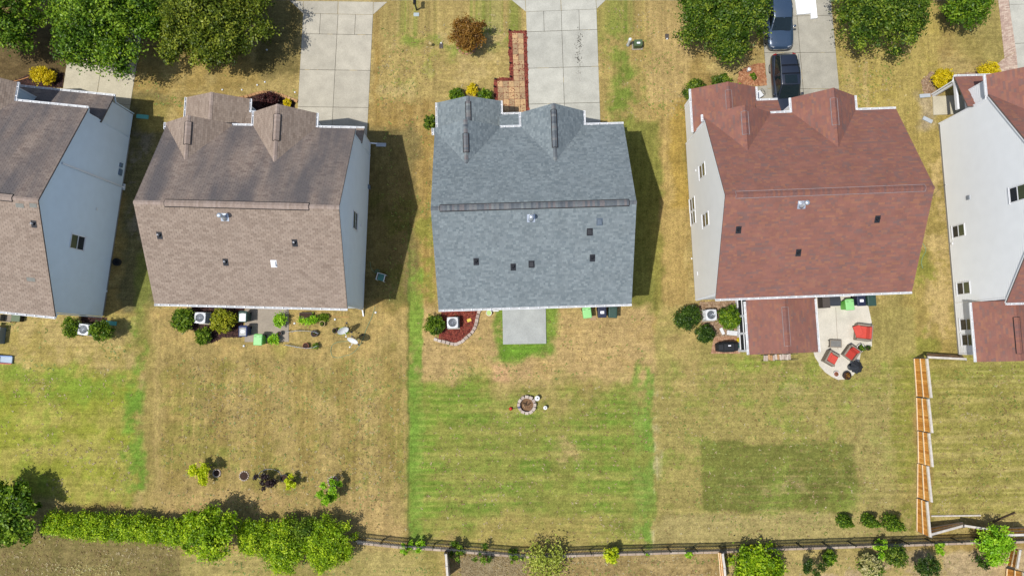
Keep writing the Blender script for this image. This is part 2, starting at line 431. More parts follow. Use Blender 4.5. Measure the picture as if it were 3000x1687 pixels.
leafm('leaf_cream', (176, 172, 90), (214, 206, 140), (236, 230, 180), k=.66)
leafm('straw', (150, 126, 84), (182, 160, 116), (204, 186, 146), k=.62)
# things
plain('bin_green', (150, 214, 136), k=.72, rough=.5, var=.05)
plain('bin_lime', (120, 206, 84), k=.72, rough=.5, var=.05)
plain('bin_navy', (40, 48, 76), k=.6, rough=.45, var=.08)
plain('bin_forest', (56, 86, 76), k=.6, rough=.45, var=.08)
plain('bin_smoke', (150, 152, 148), k=.7, rough=.3, var=.15, scale=5)
plain('bin_blue', (50, 66, 112), k=.6, rough=.45, var=.08)
plain('label_white', (236, 236, 240), k=.9, rough=.5, var=.03)
plain('ac_shell', (212, 214, 216), k=.75, rough=.5, var=.06)
plain('ac_dark', (62, 68, 76), k=.6, rough=.6, var=.15)
plain('wicker', (150, 138, 122), k=.66, rough=.85, var=.15, scale=30, bump=.4)
plain('wicker_dark', (104, 98, 88), k=.66, rough=.85, var=.15, scale=30, bump=.4)
plain('cushion_red', (214, 84, 70), k=.66, rough=.9, var=.08, scale=5)
plain('cushion_deep', (190, 62, 50), k=.66, rough=.9, var=.08, scale=5)
plain('canvas_black', (46, 50, 56), k=.6, rough=.75, var=.15, scale=5)
plain('deck_box', (70, 74, 80), k=.6, rough=.3, var=.12)
plain('box_brown', (88, 80, 74), k=.6, rough=.7, var=.12)
plain('cover_cloth', (40, 42, 46), k=.6, rough=.8, var=.2, scale=4)
plain('terracotta', (150, 92, 74), k=.66, rough=.85, var=.12)
plain('pot_black', (44, 44, 44), k=.6, rough=.6, var=.15)
plain('pot_tan', (196, 176, 120), k=.66, rough=.7, var=.1)
plain('pot_white', (226, 224, 216), k=.8, rough=.6, var=.06)
plain('pot_teal', (84, 150, 140), k=.66, rough=.5, var=.1)
plain('pot_lime', (180, 210, 120), k=.7, rough=.5, var=.1)
plain('plastic_white', (228, 230, 230), k=.72, rough=.4, var=.04)
plain('plastic_red', (196, 50, 40), k=.7, rough=.4, var=.06)
plain('plastic_blue', (70, 120, 190), k=.7, rough=.4, var=.06)
plain('plastic_teal', (96, 178, 166), k=.7, rough=.45, var=.08)
plain('plastic_grey', (128, 140, 148), k=.7, rough=.5, var=.06)
plain('splash_grey', (196, 204, 210), k=.6, rough=.6, var=.08)
plain('plastic_paleblue', (176, 196, 214), k=.6, rough=.4, var=.06)
plain('plastic_yellow', (222, 196, 70), k=.7, rough=.5, var=.06)
plain('hose_green', (124, 160, 124), k=.62, rough=.5, var=.08)
plain('rope_tan', (206, 150, 96), k=.66, rough=.9)
plain('utility_green', (88, 108, 72), k=.62, rough=.5, var=.1)
plain('utility_lid', (176, 188, 190), k=.7, rough=.6, var=.1)
plain('fence_orange', (204, 138, 62), k=.66, rough=.8, var=.2, scale=3, fine=.12, fscale=40)
rnd_mat('picket_wood', [(0, (186, 120, 48)), (.5, (212, 146, 64)), (1, (226, 166, 86))], k=.92, noise=.18, nscale=7)
plain('fence_grey', (206, 198, 186), k=.75, rough=.85, var=.2, scale=4)
plain('fence_rail', (226, 204, 166), k=.85, rough=.85, var=.15, scale=4)
plain('fence_post', (120, 118, 116), k=.66, rough=.85, var=.15)
plain('aluminium_fence', (34, 46, 44), k=.6, rough=.45, var=.1)
plain('ash', (136, 106, 78), k=.6, rough=1, var=.55, scale=9, fine=.3, fscale=30)
plain('char_wood', (72, 58, 42), k=.62, rough=1, var=.3, scale=14)
plain('car_blue', (64, 86, 112), k=.6, rough=.32, var=.05, scale=1, coat=1.0, spec=.6, metal=.2)
plain('car_black', (48, 55, 70), k=.5, rough=.3, var=.05, scale=1, coat=1.0, spec=.6, metal=.2)
plain('tyre', (30, 30, 32), k=.7, rough=.9)
plain('alloy', (176, 178, 182), k=.7, rough=.3, metal=.8)
plain('chrome', (214, 218, 222), k=.8, rough=.15, metal=1.0)
plain('lamp_red', (150, 24, 20), k=.7, rough=.2)
plain('lamp_clear', (168, 176, 186), k=.5, rough=.15)
plain('car_interior', (150, 142, 120), k=.6, rough=.8, var=.2)
glass_mat('car_glass', (30, 42, 46), rough=.04)
plain('foam_board', (244, 247, 250), k=.92, rough=.6, var=.02, scale=2)
plain('board_tan', (180, 150, 116), k=.66, rough=.9, var=.1)
plain('table_grey', (142, 140, 134), k=.55, rough=.5, var=.15)
plain('debris', (50, 46, 42), k=.5, rough=1, var=.3)
# ------------------------------------------------------------------ the ground: one sheet, dry and green grass lot by lot
def vnoise(x, y, cell, seed):
    g = np.random.default_rng(seed); T = g.uniform(0, 1, (256, 256))
    fx, fy = x / cell, y / cell; ix = np.floor(fx).astype(int); iy = np.floor(fy).astype(int)
    tx = fx - ix; ty = fy - iy; tx = tx * tx * (3 - 2 * tx); ty = ty * ty * (3 - 2 * ty)
    a = T[ix % 256, iy % 256]; b = T[(ix + 1) % 256, iy % 256]; c = T[ix % 256, (iy + 1) % 256]; d = T[(ix + 1) % 256, (iy + 1) % 256]
    return (a * (1 - tx) + b * tx) * (1 - ty) + (c * (1 - tx) + d * tx) * ty
def fbm(x, y, cell, seed, oc=5, fall=.68):
    s = 0; amp = 1; tot = 0
    for k in range(oc):
        s = s + amp * vnoise(x + 17.3 * k, y - 9.1 * k, cell / 2 ** k, seed + k); tot += amp; amp *= fall
    s = s / tot
    return np.clip(.5 + (s - .5) * 1.45, 0, 1)
def make_ground():
    fx = np.arange(-39.5, 39.51, 0.115); fy = np.arange(-19.5, 24.01, 0.115)
    ex = np.array([45, 55, 70, 100, 160, 280, 500, 1000, 1800.])
    xs = np.concatenate([-ex[::-1], fx, ex]); ys = np.concatenate([-(ex[::-1] - 18), fy, ex - 14])
    X, Y = np.meshgrid(xs, ys); nx, ny = len(xs), len(ys)
    n1 = fbm(X, Y, 3.4, 1, 6, .74); n2 = fbm(X, Y, 1.3, 9, 5, .72); n3 = fbm(X, Y, .5, 21, 3, .8); n4 = fbm(X, Y, 7.5, 33, 3, .5)
    w1 = fbm(X, Y, 2.2, 51, 5, .75) - .5; w2 = fbm(X, Y, 2.2, 71, 5, .75) - .5
    zz = -CAMH
    yc = Y * _c + zz * _s; zc = -Y * _s + zz * _c
    vx = (1500 + FPX * X / (-zc)) * .85867; vy = (843.5 - FPX * yc / (-zc)) * .85867
    far = (np.abs(X) > 39.6) | (Y > 24.1) | (Y < -19.6)
    rx, ry = vx, vy
    C = np.zeros(X.shape + (3,))
    def L(c): return np.array(lin(*c)[:3])
    def sm(a, b, t): q = np.clip((t - a) / (b - a + 1e-9), 0, 1); return q * q * (3 - 2 * q)
    def box(x0, x1, y0, y1, s=10, t=None):
        t = t or s
        vx = rx + w1 * (6 + 3.2 * s); vy = ry + w2 * (6 + 3.2 * t)
        return sm(x0 - s, x0 + s, vx) * (1 - sm(x1 - s, x1 + s, vx)) * sm(y0 - t, y0 + t, vy) * (1 - sm(y1 - t, y1 + t, vy))
    def put(mask, c):
        nonlocal C
        m = np.clip(mask, 0, 1)[..., None]; C = C * (1 - m) + L(c) * m
    tan, brown, olive, green = (184, 160, 106), (168, 141, 88), (160, 146, 86), (122, 140, 62)
    bright, ygreen, straw, dirt = (120, 150, 62), (156, 156, 66), (190, 167, 120), (142, 118, 88)
    C[:] = L(tan); put(sm(.4, .65, n1), brown); put(sm(.52, .75, n4) * .7, olive)
    # front lawns
    put(box(350, 755, 150, 330) * sm(.3, .7, n1) * .7, (176, 150, 92))
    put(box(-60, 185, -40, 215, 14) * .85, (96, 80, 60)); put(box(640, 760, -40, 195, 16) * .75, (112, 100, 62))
    put(box(940, 1100, -20, 1000, 8), (178, 149, 94))
    put(box(940, 1100, -20, 800, 8) * sm(.45, .65, n2) * .6, (160, 132, 78))
    st = .5 + .5 * np.sin(vx / 13.0 * 2)
    put(box(940, 1100, 100, 700, 8) * sm(.5, .9, st) * .35, (158, 128, 72))
    put(box(1040, 1098, 480, 1000, 14, 60) * sm(.3, .6, n2) * .8, (140, 140, 66))
    put(box(960, 1330, -40, 260, 14), (182, 158, 102))
    put(box(1000, 1330, -60, 130, 30) * sm(.42, .6, n1) * .95, (136, 148, 68))
    put(box(1090, 1290, -60, 40, 20) * .6, (140, 152, 64))
    put(box(1015, 1120, 100, 210, 24) * sm(.4, .6, n2) * .7, (140, 144, 66))
    put(box(960, 1330, 40, 250, 16) * sm(.55, .75, n2) * .5, (196, 172, 122))
    put(box(1505, 1730, -40, 330, 10), (190, 162, 110))
    put(box(1505, 1628, -40, 330, 10) * .75, (176, 152, 94))
    put(box(1535, 1618, 60, 335, 16, 30) * sm(.36, .58, n1 * .6 + n2 * .4) * .95, (124, 140, 62))
    put(box(1505, 1560, -60, 160, 20) * sm(.35, .6, n2) * .7, (140, 146, 70))
    put(box(1630, 1730, 250, 760, 10), (184, 156, 100)); put(box(1690, 1740, 250, 520, 10) * .7, (172, 142, 70))
    put(box(1560, 1662, 300, 790, 10) * .8, (126, 130, 62)); put(box(1640, 1665, 560, 790, 9) * .7, (150, 138, 74))
    put(box(2105, 2370, 60, 330, 12), (184, 162, 98)); put(box(2105, 2370, 60, 330, 12) * sm(.5, .7, n2) * .5, (170, 150, 80))
    put(box(2172, 2182, 150, 300, 4) * .8, (206, 178, 124)); put(box(2120, 2150, 150, 270, 8) * .55, (200, 174, 118))
    put(box(2260, 2400, 300, 900, 14), (172, 150, 90)); put(box(2330, 2395, 380, 880, 12) * sm(.4, .6, n2), (190, 164, 112))
    put(box(2310, 2345, 240, 330, 12) * .8, (186, 166, 138)); put(box(2290, 2350, 640, 900, 12) * sm(.45, .6, n1), (150, 144, 72))
    # side yards of the two left houses: bare soil, colour darkened where shadows fall
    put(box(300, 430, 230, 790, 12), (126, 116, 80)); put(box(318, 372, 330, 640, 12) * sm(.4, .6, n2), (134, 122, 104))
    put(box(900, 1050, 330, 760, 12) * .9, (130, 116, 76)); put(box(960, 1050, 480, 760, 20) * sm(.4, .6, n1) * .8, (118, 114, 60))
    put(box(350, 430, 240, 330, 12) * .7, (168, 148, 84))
    # back lawns
    put(box(-60, 345, 790, 940, 10), (190, 166, 110)); put(box(-60, 345, 790, 940, 10) * sm(.5, .7, n1) * .7, (166, 148, 82))
    put(box(-80, 340, 925, 1262, 10, 16), ygreen)
    st = .5 + .5 * np.sin(vy / 15.0 + 1.2 * n4)
    put(box(-80, 340, 925, 1262, 10, 16) * sm(.4, .62, n1 * .8 + st * .2) * .8, (180, 166, 92)); put(box(-80, 340, 925, 1262, 10, 16) * sm(.55, .75, n2) * .5, (128, 146, 54))
    put(box(-80, 325, 920, 1010, 10, 26) * sm(.3, .55, n2) * .8, (130, 150, 58))
    put(box(316, 362, 860, 1255, 16, 60) * sm(.36, .62, n2 * .6 + n1 * .4), (118, 148, 58)); put(box(340, 385, 640, 900, 10, 40) * .7, (132, 138, 66))
    put(box(366, 400, 780, 1330, 8, 30) * .8, (164, 146, 88))
    put(box(385, 1028, 775, 1350, 8, 12), (178, 154, 100))
    st = .5 + .5 * np.sin(vx / 17.0 + 1.5 * n4)
    put(box(385, 1028, 905, 1230, 8, 30) * sm(.3, .75, st * .55 + n1 * .45) * .8, (160, 138, 82))
    put(box(400, 1020, 905, 1250, 14, 30) * sm(.5, .72, n1) * .65, (146, 138, 72)); put(box(400, 1020, 905, 1300, 14, 30) * sm(.62, .8, n2) * .5, (128, 134, 62)); put(box(400, 800, 900, 1200, 20, 40) * sm(.5, .8, .5 + .5 * np.sin(ry / 8 + 3 * n4)) * sm(.45, .6, n2) * .4, (186, 158, 100))
    put(box(420, 1010, 1230, 1340, 20, 20) * sm(.3, .6, n2) * .8, (186, 156, 108))
    put(box(395, 1010, 780, 905, 14, 12) * sm(.4, .6, n2) * .7, (190, 160, 104)); put(box(690, 730, 860, 900, 14) * .5, (142, 142, 66))
    put(box(1036, 1640, 775, 960, 6, 14), (194, 164, 114)); put(box(1036, 1640, 775, 960, 6, 14) * sm(.5, .7, n2) * .5, (180, 150, 98))
    put(box(1036, 1640, 950, 1376, 5, 30) * (.1 + .9 * sm(905, 1060, ry + 150 * (n1 - .5) + 60 * (n2 - .5))), (158, 150, 82))
    put(box(1036, 1640, 930, 1330, 5, 40) * sm(.34, .62, n1 * .55 + n2 * .45) * sm(915, 1060, ry + 160 * (n1 - .5)) * .95, (112, 138, 54)); put(box(1036, 1640, 980, 1330, 5, 60) * sm(.66, .82, n2) * .45, (182, 160, 100)); put(box(1036, 1640, 1010, 1310, 5, 60) * .35, (126, 146, 60)); put(box(1040, 1180, 980, 1360, 30, 60) * sm(.4, .65, n1) * .55, (132, 156, 62)); put(box(1500, 1640, 980, 1360, 30, 60) * sm(.42, .66, n1) * .55, (128, 152, 62))
    st = .5 + .5 * np.sin(vy / 9.0 + 2 * n4)
    put(box(1060, 1620, 1030, 1376, 10, 30) * sm(.5, .85, st * .5 + n2 * .5) * .6, (176, 162, 94))
    put(box(1180, 1500, 1290, 1380, 40, 20) * .55, (184, 160, 100))
    put(box(1400, 1460, 1110, 1160, 20) * sm(.4, .6, n2) * .8, (188, 160, 112))
    put(box(1030, 1066, 700, 1385, 2.5, 80) * sm(.3, .6, n2 * .5 + n1 * .5), (132, 156, 68)); put(box(1030, 1050, 880, 1385, 2.5, 40) * sm(.38, .62, n2) * .85, bright)
    put(box(1594, 1645, 890, 1375, 6, 40) * sm(.32, .6, n2 * .5 + n1 * .5), (134, 152, 72)); put(box(1620, 1644, 940, 1375, 3, 40) * sm(.38, .62, n2) * .85, (120, 150, 64))
    put(box(1240, 1400, 775, 905, 10) * sm(.2, .5, n2) * .95, (124, 148, 62)); put(box(1265, 1385, 862, 895, 8) * .8, (110, 148, 52))
    put(box(1238, 1278, 918, 956, 6), (204, 164, 122)); put(box(1300, 1350, 925, 955, 12) * .6, (200, 164, 122))
    put(box(1648, 2300, 775, 1368, 6, 12), (170, 154, 94))
    put(box(1648, 2300, 900, 1280, 8, 30) * sm(.45, .66, n1 * .6 + n2 * .4) * .85, (146, 144, 74))
    put(box(1642, 1664, 985, 1368, 4, 20) * sm(.45, .7, n2) * .4, (190, 178, 140))
    put(box(1660, 1760, 780, 1000, 12, 30) * sm(.4, .6, n1) * .6, (190, 162, 108))
    put(box(1860, 2060, 900, 960, 20) * sm(.35, .6, n2) * .8, (140, 150, 66))
    put(box(1766, 2152, 1113, 1285, 4, 6), (128, 128, 66)); put(box(1766, 2152, 1113, 1285, 4, 6) * sm(.4, .6, n1) * .7, (120, 122, 62))
    put(box(1890, 2152, 1205, 1282, 14, 18) * sm(.35, .6, n2) * .5, (126, 142, 62)); put(box(2030, 2120, 1125, 1185, 20) * sm(.5, .65, n2) * .7, (166, 146, 84))
    put(box(1660, 2290, 1290, 1368, 12, 8) * .8, (178, 160, 108)); put(box(1655, 2290, 905, 1290, 10, 30) * sm(.6, .78, n2) * .5, (134, 146, 68)); put(box(1655, 2290, 905, 1290, 10, 30) * sm(.66, .84, n1) * .5, (186, 164, 116))
    put(box(2245, 2300, 900, 1330, 8, 20) * sm(.3, .55, n2) * .85, (142, 140, 68)); put(box(2150, 2245, 1000, 1290, 14) * .5, (170, 154, 100))
    put(box(2342, 2700, 905, 1345, 5, 10), (158, 148, 80))
    st = .5 + .5 * np.sin(vy / 7.0 + 1.5 * n4 + vx / 120)
    put(box(2342, 2700, 905, 1345, 8, 14) * sm(.45, .8, st * .6 + n2 * .4) * .7, (184, 166, 104))
    put(box(2342, 2700, 905, 960, 8, 14) * sm(.4, .6, n2) * .6, (140, 144, 68))
    put(box(2350, 2700, 1290, 1345, 8, 14) * .7, (190, 166, 116))
    for cx in (430, 458, 488, 517, 546, 575, 604, 640, 672, 700, 735, 770, 808, 846, 880, 905, 930, 962, 995, 1016):
        put(box(cx - 1.6, cx + 1.6, 900, 1330, .8, 60) * sm(.4, .6, n2) * .45, (200, 168, 112))
    for cy in range(985, 1370, 17):
        put(box(1050, 1630, cy - 2.5, cy + 2.5, 12, 2.5) * sm(.42, .62, n1) * .4, (178, 166, 96)); put(box(1060, 1620, cy + 5, cy + 11, 12, 3) * sm(.45, .62, n2) * .35, (108, 128, 54))
    for cy in range(930, 1335, 14):
        put(box(2350, 2700, cy - 2, cy + 2, 8, 2) * sm(.4, .6, n2) * .5, (196, 178, 116)); put(box(2350, 2700, cy + 4, cy + 9, 8, 3) * sm(.4, .6, n2) * .35, (140, 130, 66))
    for cy in range(905, 1290, 21): put(box(1655, 2290, cy - 2, cy + 2, 10, 2) * sm(.45, .62, n1) * .4, (190, 168, 112))
    for cx in (1646, 1652): put(box(cx - 1.2, cx + 1.2, 985, 1375, 1, 20) * sm(.4, .6, n2) * .4, (200, 188, 150))
    put(box(1025, 1031, 560, 1385, 1.2, 30) * .6, (96, 116, 52))
    # beyond the back fence
    put(box(-80, 452, 1335, 1600, 4, 6), (146, 130, 86)); put(box(-80, 452, 1335, 1600, 6) * sm(.45, .6, n2) * .6, (116, 108, 64))
    put(box(452, 1118, 1385, 1600, 4, 8), (176, 158, 102)); put(box(452, 1118, 1385, 1600, 4, 8) * sm(.45, .65, n1) * .7, (156, 144, 82))
    put(box(1128, 1815, 1388, 1600, 6, 6), (178, 152, 106)); put(box(1128, 1815, 1388, 1600, 6, 6) * sm(.45, .6, n2) * .7, (150, 128, 84))
    put(box(1815, 2700, 1385, 1600, 6, 6), (182, 160, 106)); put(box(1815, 2700, 1385, 1600, 6, 6) * sm(.5, .65, n1) * .8, (190, 164, 132))
    C *= np.array([.975, 1.0, .93]) * (0.80 + .40 * n3)[..., None] * (0.86 + .28 * n2)[..., None]
    C[far] = L((164, 144, 88)) * (0.9 + .2 * n4[far])[..., None]
    Z = np.where(far, 0, (n2 - .5) * .016 + (n3 - .5) * .012)
    P = np.stack([X, Y, Z], -1).reshape(-1, 3)
    i = np.arange(nx * ny).reshape(ny, nx)
    F = np.stack([i[:-1, :-1], i[:-1, 1:], i[1:, 1:], i[1:, :-1]], -1).reshape(-1, 4); m = len(F)
    me = bpy.data.meshes.new("ground")
    me.vertices.add(len(P)); me.vertices.foreach_set("co", P.ravel())
    me.loops.add(4 * m); me.loops.foreach_set("vertex_index", F.ravel().astype(np.int32))
    me.polygons.add(m); me.polygons.foreach_set("loop_start", np.arange(0, 4 * m, 4, dtype=np.int32)); me.polygons.foreach_set("loop_total", np.full(m, 4, np.int32))
    me.update(calc_edges=True)
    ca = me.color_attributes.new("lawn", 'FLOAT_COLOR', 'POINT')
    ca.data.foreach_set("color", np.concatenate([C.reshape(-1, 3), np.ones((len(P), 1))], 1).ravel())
    mow = np.full(X.shape, .0)                       # 1: mown up and down, 0: mown across
    for x0, x1, y0, y1 in ((370, 1028, 780, 1345), (940, 1100, -50, 780), (1505, 1730, -50, 780), (2100, 2370, -50, 900)):
        mow = np.maximum(mow, ((rx > x0) & (rx < x1) & (ry > y0) & (ry < y1)) * 1.0)
    ma = me.attributes.new("mow", 'FLOAT', 'POINT'); ma.data.foreach_set("value", mow.ravel())
    m_, n, l, b = new_mat('lawn')
    a = n.new("ShaderNodeAttribute"); a.attribute_name = "lawn"
    tc = n.new("ShaderNodeTexCoord"); out = a.outputs["Color"]
    grains = []
    for sc, lo, hi, det in ((20.0, .70, 1.28, 3), (8.5, .77, 1.22, 4), (3.2, .83, 1.17, 5)):
        nz = n.new("ShaderNodeTexNoise"); nz.inputs["Scale"].default_value = sc; nz.inputs["Detail"].default_value = det; nz.inputs["Roughness"].default_value = .65
        l.new(tc.outputs["Object"], nz.inputs["Vector"])
        mr = n.new("ShaderNodeMapRange"); mr.inputs[1].default_value = .35; mr.inputs[2].default_value = .65; mr.inputs[3].default_value = lo; mr.inputs[4].default_value = hi
        l.new(nz.outputs["Fac"], mr.inputs[0]); grains.append(nz)
        vm = n.new("ShaderNodeVectorMath"); vm.operation = 'SCALE'; l.new(out, vm.inputs[0]); l.new(mr.outputs[0], vm.inputs["Scale"]); out = vm.outputs[0]
    at2 = n.new("ShaderNodeAttribute"); at2.attribute_name = "mow"; stk = []
    for sc in ((.22, 4.2, 1.0), (4.2, .22, 1.0)):
        mp = n.new("ShaderNodeMapping"); mp.inputs["Scale"].default_value = sc; l.new(tc.outputs["Object"], mp.inputs["Vector"])
        nz = n.new("ShaderNodeTexNoise"); nz.inputs["Scale"].default_value = 1.0; nz.inputs["Detail"].default_value = 3; l.new(mp.outputs[0], nz.inputs["Vector"]); stk.append(nz)
    mxs = n.new("ShaderNodeMix"); mxs.data_type = 'FLOAT'; l.new(at2.outputs["Fac"], mxs.inputs["Factor"]); l.new(stk[0].outputs["Fac"], mxs.inputs["A"]); l.new(stk[1].outputs["Fac"], mxs.inputs["B"])
    mr = n.new("ShaderNodeMapRange"); mr.inputs[1].default_value = .3; mr.inputs[2].default_value = .7; mr.inputs[3].default_value = .86; mr.inputs[4].default_value = 1.14; l.new(mxs.outputs["Result"], mr.inputs[0])
    vm = n.new("ShaderNodeVectorMath"); vm.operation = 'SCALE'; l.new(out, vm.inputs[0]); l.new(mr.outputs[0], vm.inputs["Scale"]); out = vm.outputs[0]
    nz = n.new("ShaderNodeTexNoise"); nz.inputs["Scale"].default_value = 4.5; nz.inputs["Detail"].default_value = 5
    l.new(tc.outputs["Object"], nz.inputs["Vector"])
    mr = n.new("ShaderNodeMapRange"); mr.inputs[1].default_value = .52; mr.inputs[2].default_value = .7; mr.inputs[3].default_value = 0; mr.inputs[4].default_value = .28
    l.new(nz.outputs["Fac"], mr.inputs[0])
    tint = n.new("ShaderNodeVectorMath"); tint.operation = 'MULTIPLY'; tint.inputs[1].default_value = (.80, 1.0, .66); l.new(out, tint.inputs[0])
    mx = n.new("ShaderNodeMix"); mx.data_type = 'RGBA'; l.new(mr.outputs[0], mx.inputs["Factor"]); l.new(out, mx.inputs["A"]); l.new(tint.outputs[0], mx.inputs["B"])
    kk = n.new("ShaderNodeVectorMath"); kk.operation = 'SCALE'; kk.inputs["Scale"].default_value = .615; l.new(mx.outputs["Result"], kk.inputs[0])
    l.new(kk.outputs[0], b.inputs["Base Color"]); b.inputs["Roughness"].default_value = 1; b.inputs["Specular IOR Level"].default_value = .05
    bp = n.new("ShaderNodeBump"); bp.inputs["Strength"].default_value = .5; bp.inputs["Distance"].default_value = .04
    l.new(grains[0].outputs["Fac"], bp.inputs["Height"]); l.new(bp.outputs[0], b.inputs["Normal"])
    return struct(finish("ground", me, 'lawn', smooth=True))
make_ground()

# ------------------------------------------------------------------ paving laid in slabs with open joints
RG = random.Random(5)
def lerp2(q, s, t):
    """q: TL, TR, BR, BL; s across, t down"""
    return (q[0].lerp(q[1], s)).lerp(q[3].lerp(q[2], s), t)
def shrink(poly, d):
    c = sum((Vector((p[0], p[1])) for p in poly), Vector((0, 0))) / len(poly)
    out = []
    for p in poly:
        v = Vector((p[0], p[1])) - c; out.append(tuple(c + v.normalized() * max(.01, v.length - d * 1.3)))
    return out
def paving(name, q, rows, cols, mat, z=.025, gap=.03, extra=(), base='joint_dirt', label=None, piece='slab', halves=()):
    root = MB().prism([p.xy for p in (q[0], q[1], q[2], q[3])], -.06, z - .022).build(name, base)
    struct(root)
    if label: root["label"] = label
    cells = []
    for i in range(len(rows) - 1):
        cs = cols
        if i in halves:
            cs = sorted(set(list(cols) + [(cols[k] + cols[k + 1]) / 2 for k in range(len(cols) - 1)]))
        for j in range(len(cs) - 1):
            cells.append([lerp2(q, cs[j], rows[i]), lerp2(q, cs[j + 1], rows[i]), lerp2(q, cs[j + 1], rows[i + 1]), lerp2(q, cs[j], rows[i + 1])])
    for c in list(cells) + [list(e) for e in extra]:
        dz = RG.uniform(-.003, .003)
        MB().prism(shrink([p.xy for p in c], gap / 2), -.05, z + dz).build(piece, mat, root, bevel=.008, seg=1)
    return root
T2 = lambda a, b, z=0: at('T2', a, b, z)
T3 = lambda a, b, z=0: at('T3', a, b, z)
T4 = lambda a, b, z=0: at('T4', a, b, z)
E1 = lambda a, b, z=0: at('E1', a, b, z)
A1 = lambda a, b, z=0: at('A1', a, b, z)
P1 = lambda a, b, z=0: at('P1', a, b, z)
P2 = lambda a, b, z=0: at('P2', a, b, z)
P3 = lambda a, b, z=0: at('P3', a, b, z)
# B's driveway
q = [T2(545, 117), T2(1140, 128), T2(1085, 1235), T2(480, 1230)]
paving('driveway', q, [0, .157, .432, .715, 1], [0, .5, 1], 'concrete_warm', halves=(0,),
       extra=[[T2(547, 12), T2(843, 14), T2(840, 122), T2(545, 117)], [T2(843, 14), T2(1142, 18), T2(1140, 128), T2(840, 122)],
              [T2(432, 8), T2(547, 12), T2(545, 117), T2(540, 112)], [T2(1142, 18), T2(1262, 18), T2(1142, 126), T2(1140, 126)]])
# C's driveway
q = [T3(408, 103), T3(1008, 80), T3(1048, 1235), T3(444, 1245)]
paving('driveway', q, [0, .152, .425, .69, 1], [0, .5, 1], 'concrete_pale', halves=(0,),
       extra=[[T3(402, 4), T3(704, 4), T3(708, 92), T3(408, 103)], [T3(704, 4), T3(1003, 4), T3(1008, 80), T3(708, 92)],
              [T3(288, 4), T3(402, 4), T3(408, 103), T3(402, 98)], [T3(1003, 4), T3(1086, 4), T3(1012, 76), T3(1008, 80)]])
# D's driveway
q = [T4(1080, -90), T4(1888, -110), T4(2020, 1330), T4(1185, 1320)]
paving('driveway', q, [0, .205, .50, .79, 1], [0, .5, 1], 'concrete_grey')
# A's driveway
q = [A1(655, -60), A1(1258, -30), A1(1085, 1035), A1(505, 960)]
paving('driveway', q, [0, .27, .575, .87, 1], [0, .5, 1], 'concrete_cream')
# E's driveway
q = [E1(1985, -60), E1(2700, -80), E1(2790, 720), E1(2088, 780)]
paving('driveway', q, [0, .13, .58, 1], [0, .5, 1], 'concrete_pale')
# sidewalk and street along the front
ys0 = T2(800, 8).y
sw = struct(MB().box((0, ys0 + .85, -.04), (160, 1.7, .07)).build('sidewalk_base', 'joint_dirt'))
sw.name = 'sidewalk'
m0 = None
for k in range(54):
    x = -40 + k * 1.5
    if m0 is None: m0 = MB().box((0, 0, 0), (1.47, 1.62, .07)).build('slab', 'concrete_pale', sw, bevel=.008, seg=1); m0.location = (x, ys0 + .85, -.012)
    else: shared(m0, sw, (x, ys0 + .85, -.012 + RG.uniform(-.003, .003)))
struct(MB().box((0, ys0 + 2.4, -.04), (400, .5, .36)).build('kerb', 'concrete_pale', bevel=.03))
struct(MB().box((0, ys0 + 7.0, -.05), (400, 8.7, .108)).build('road', 'asphalt'))
# patios and pads
def pad(name, pts, mat, z=.07, label=None, joints=None):
    o = struct(MB().prism([p.xy for p in pts], -.08, z).build(name, mat, bevel=.015))
    if label: o["label"] = label
    return o
pad('patio', [P2(985, 165), P2(1445, 160), P2(1450, 530), P2(992, 538)], 'concrete_patio', .09)
pad('patio', [P1(1018, 225), P1(1500, 235), P1(1503, 610), P1(1012, 612)], 'concrete_tan', .05)
pat = []
for a, b in ((1735, 160), (2330, 140), (2352, 270), (2390, 450), (2392, 730), (2265, 790), (2248, 900), (2222, 990), (2180, 1060), (2100, 1112), (2000, 1118), (1930, 1085), (1850, 1030), (1780, 950), (1775, 920), (1735, 860), (1715, 798), (1760, 795)):
    pat.append(P3(a, b))
pad('patio', pat, 'concrete_white', .06)
jt = struct(MB().bar(P3(1975, 280, .0615), P3(2000, 760, .0615), .03, .004).build('patio_joint', 'concrete_tan'))
jt.parent = [o for o in bpy.data.objects if o.name.startswith('patio') and 'joint' not in o.name][-1]
pad('entry_slab', [T4(1010, 1000), T4(1165, 985), T4(1190, 1240), T4(1000, 1240)], 'concrete_grey', .05)
pad('porch_slab', [E1(1255, 935), E1(1900, 905), E1(1920, 1090), E1(1262, 1115)], 'concrete_cream', .10)
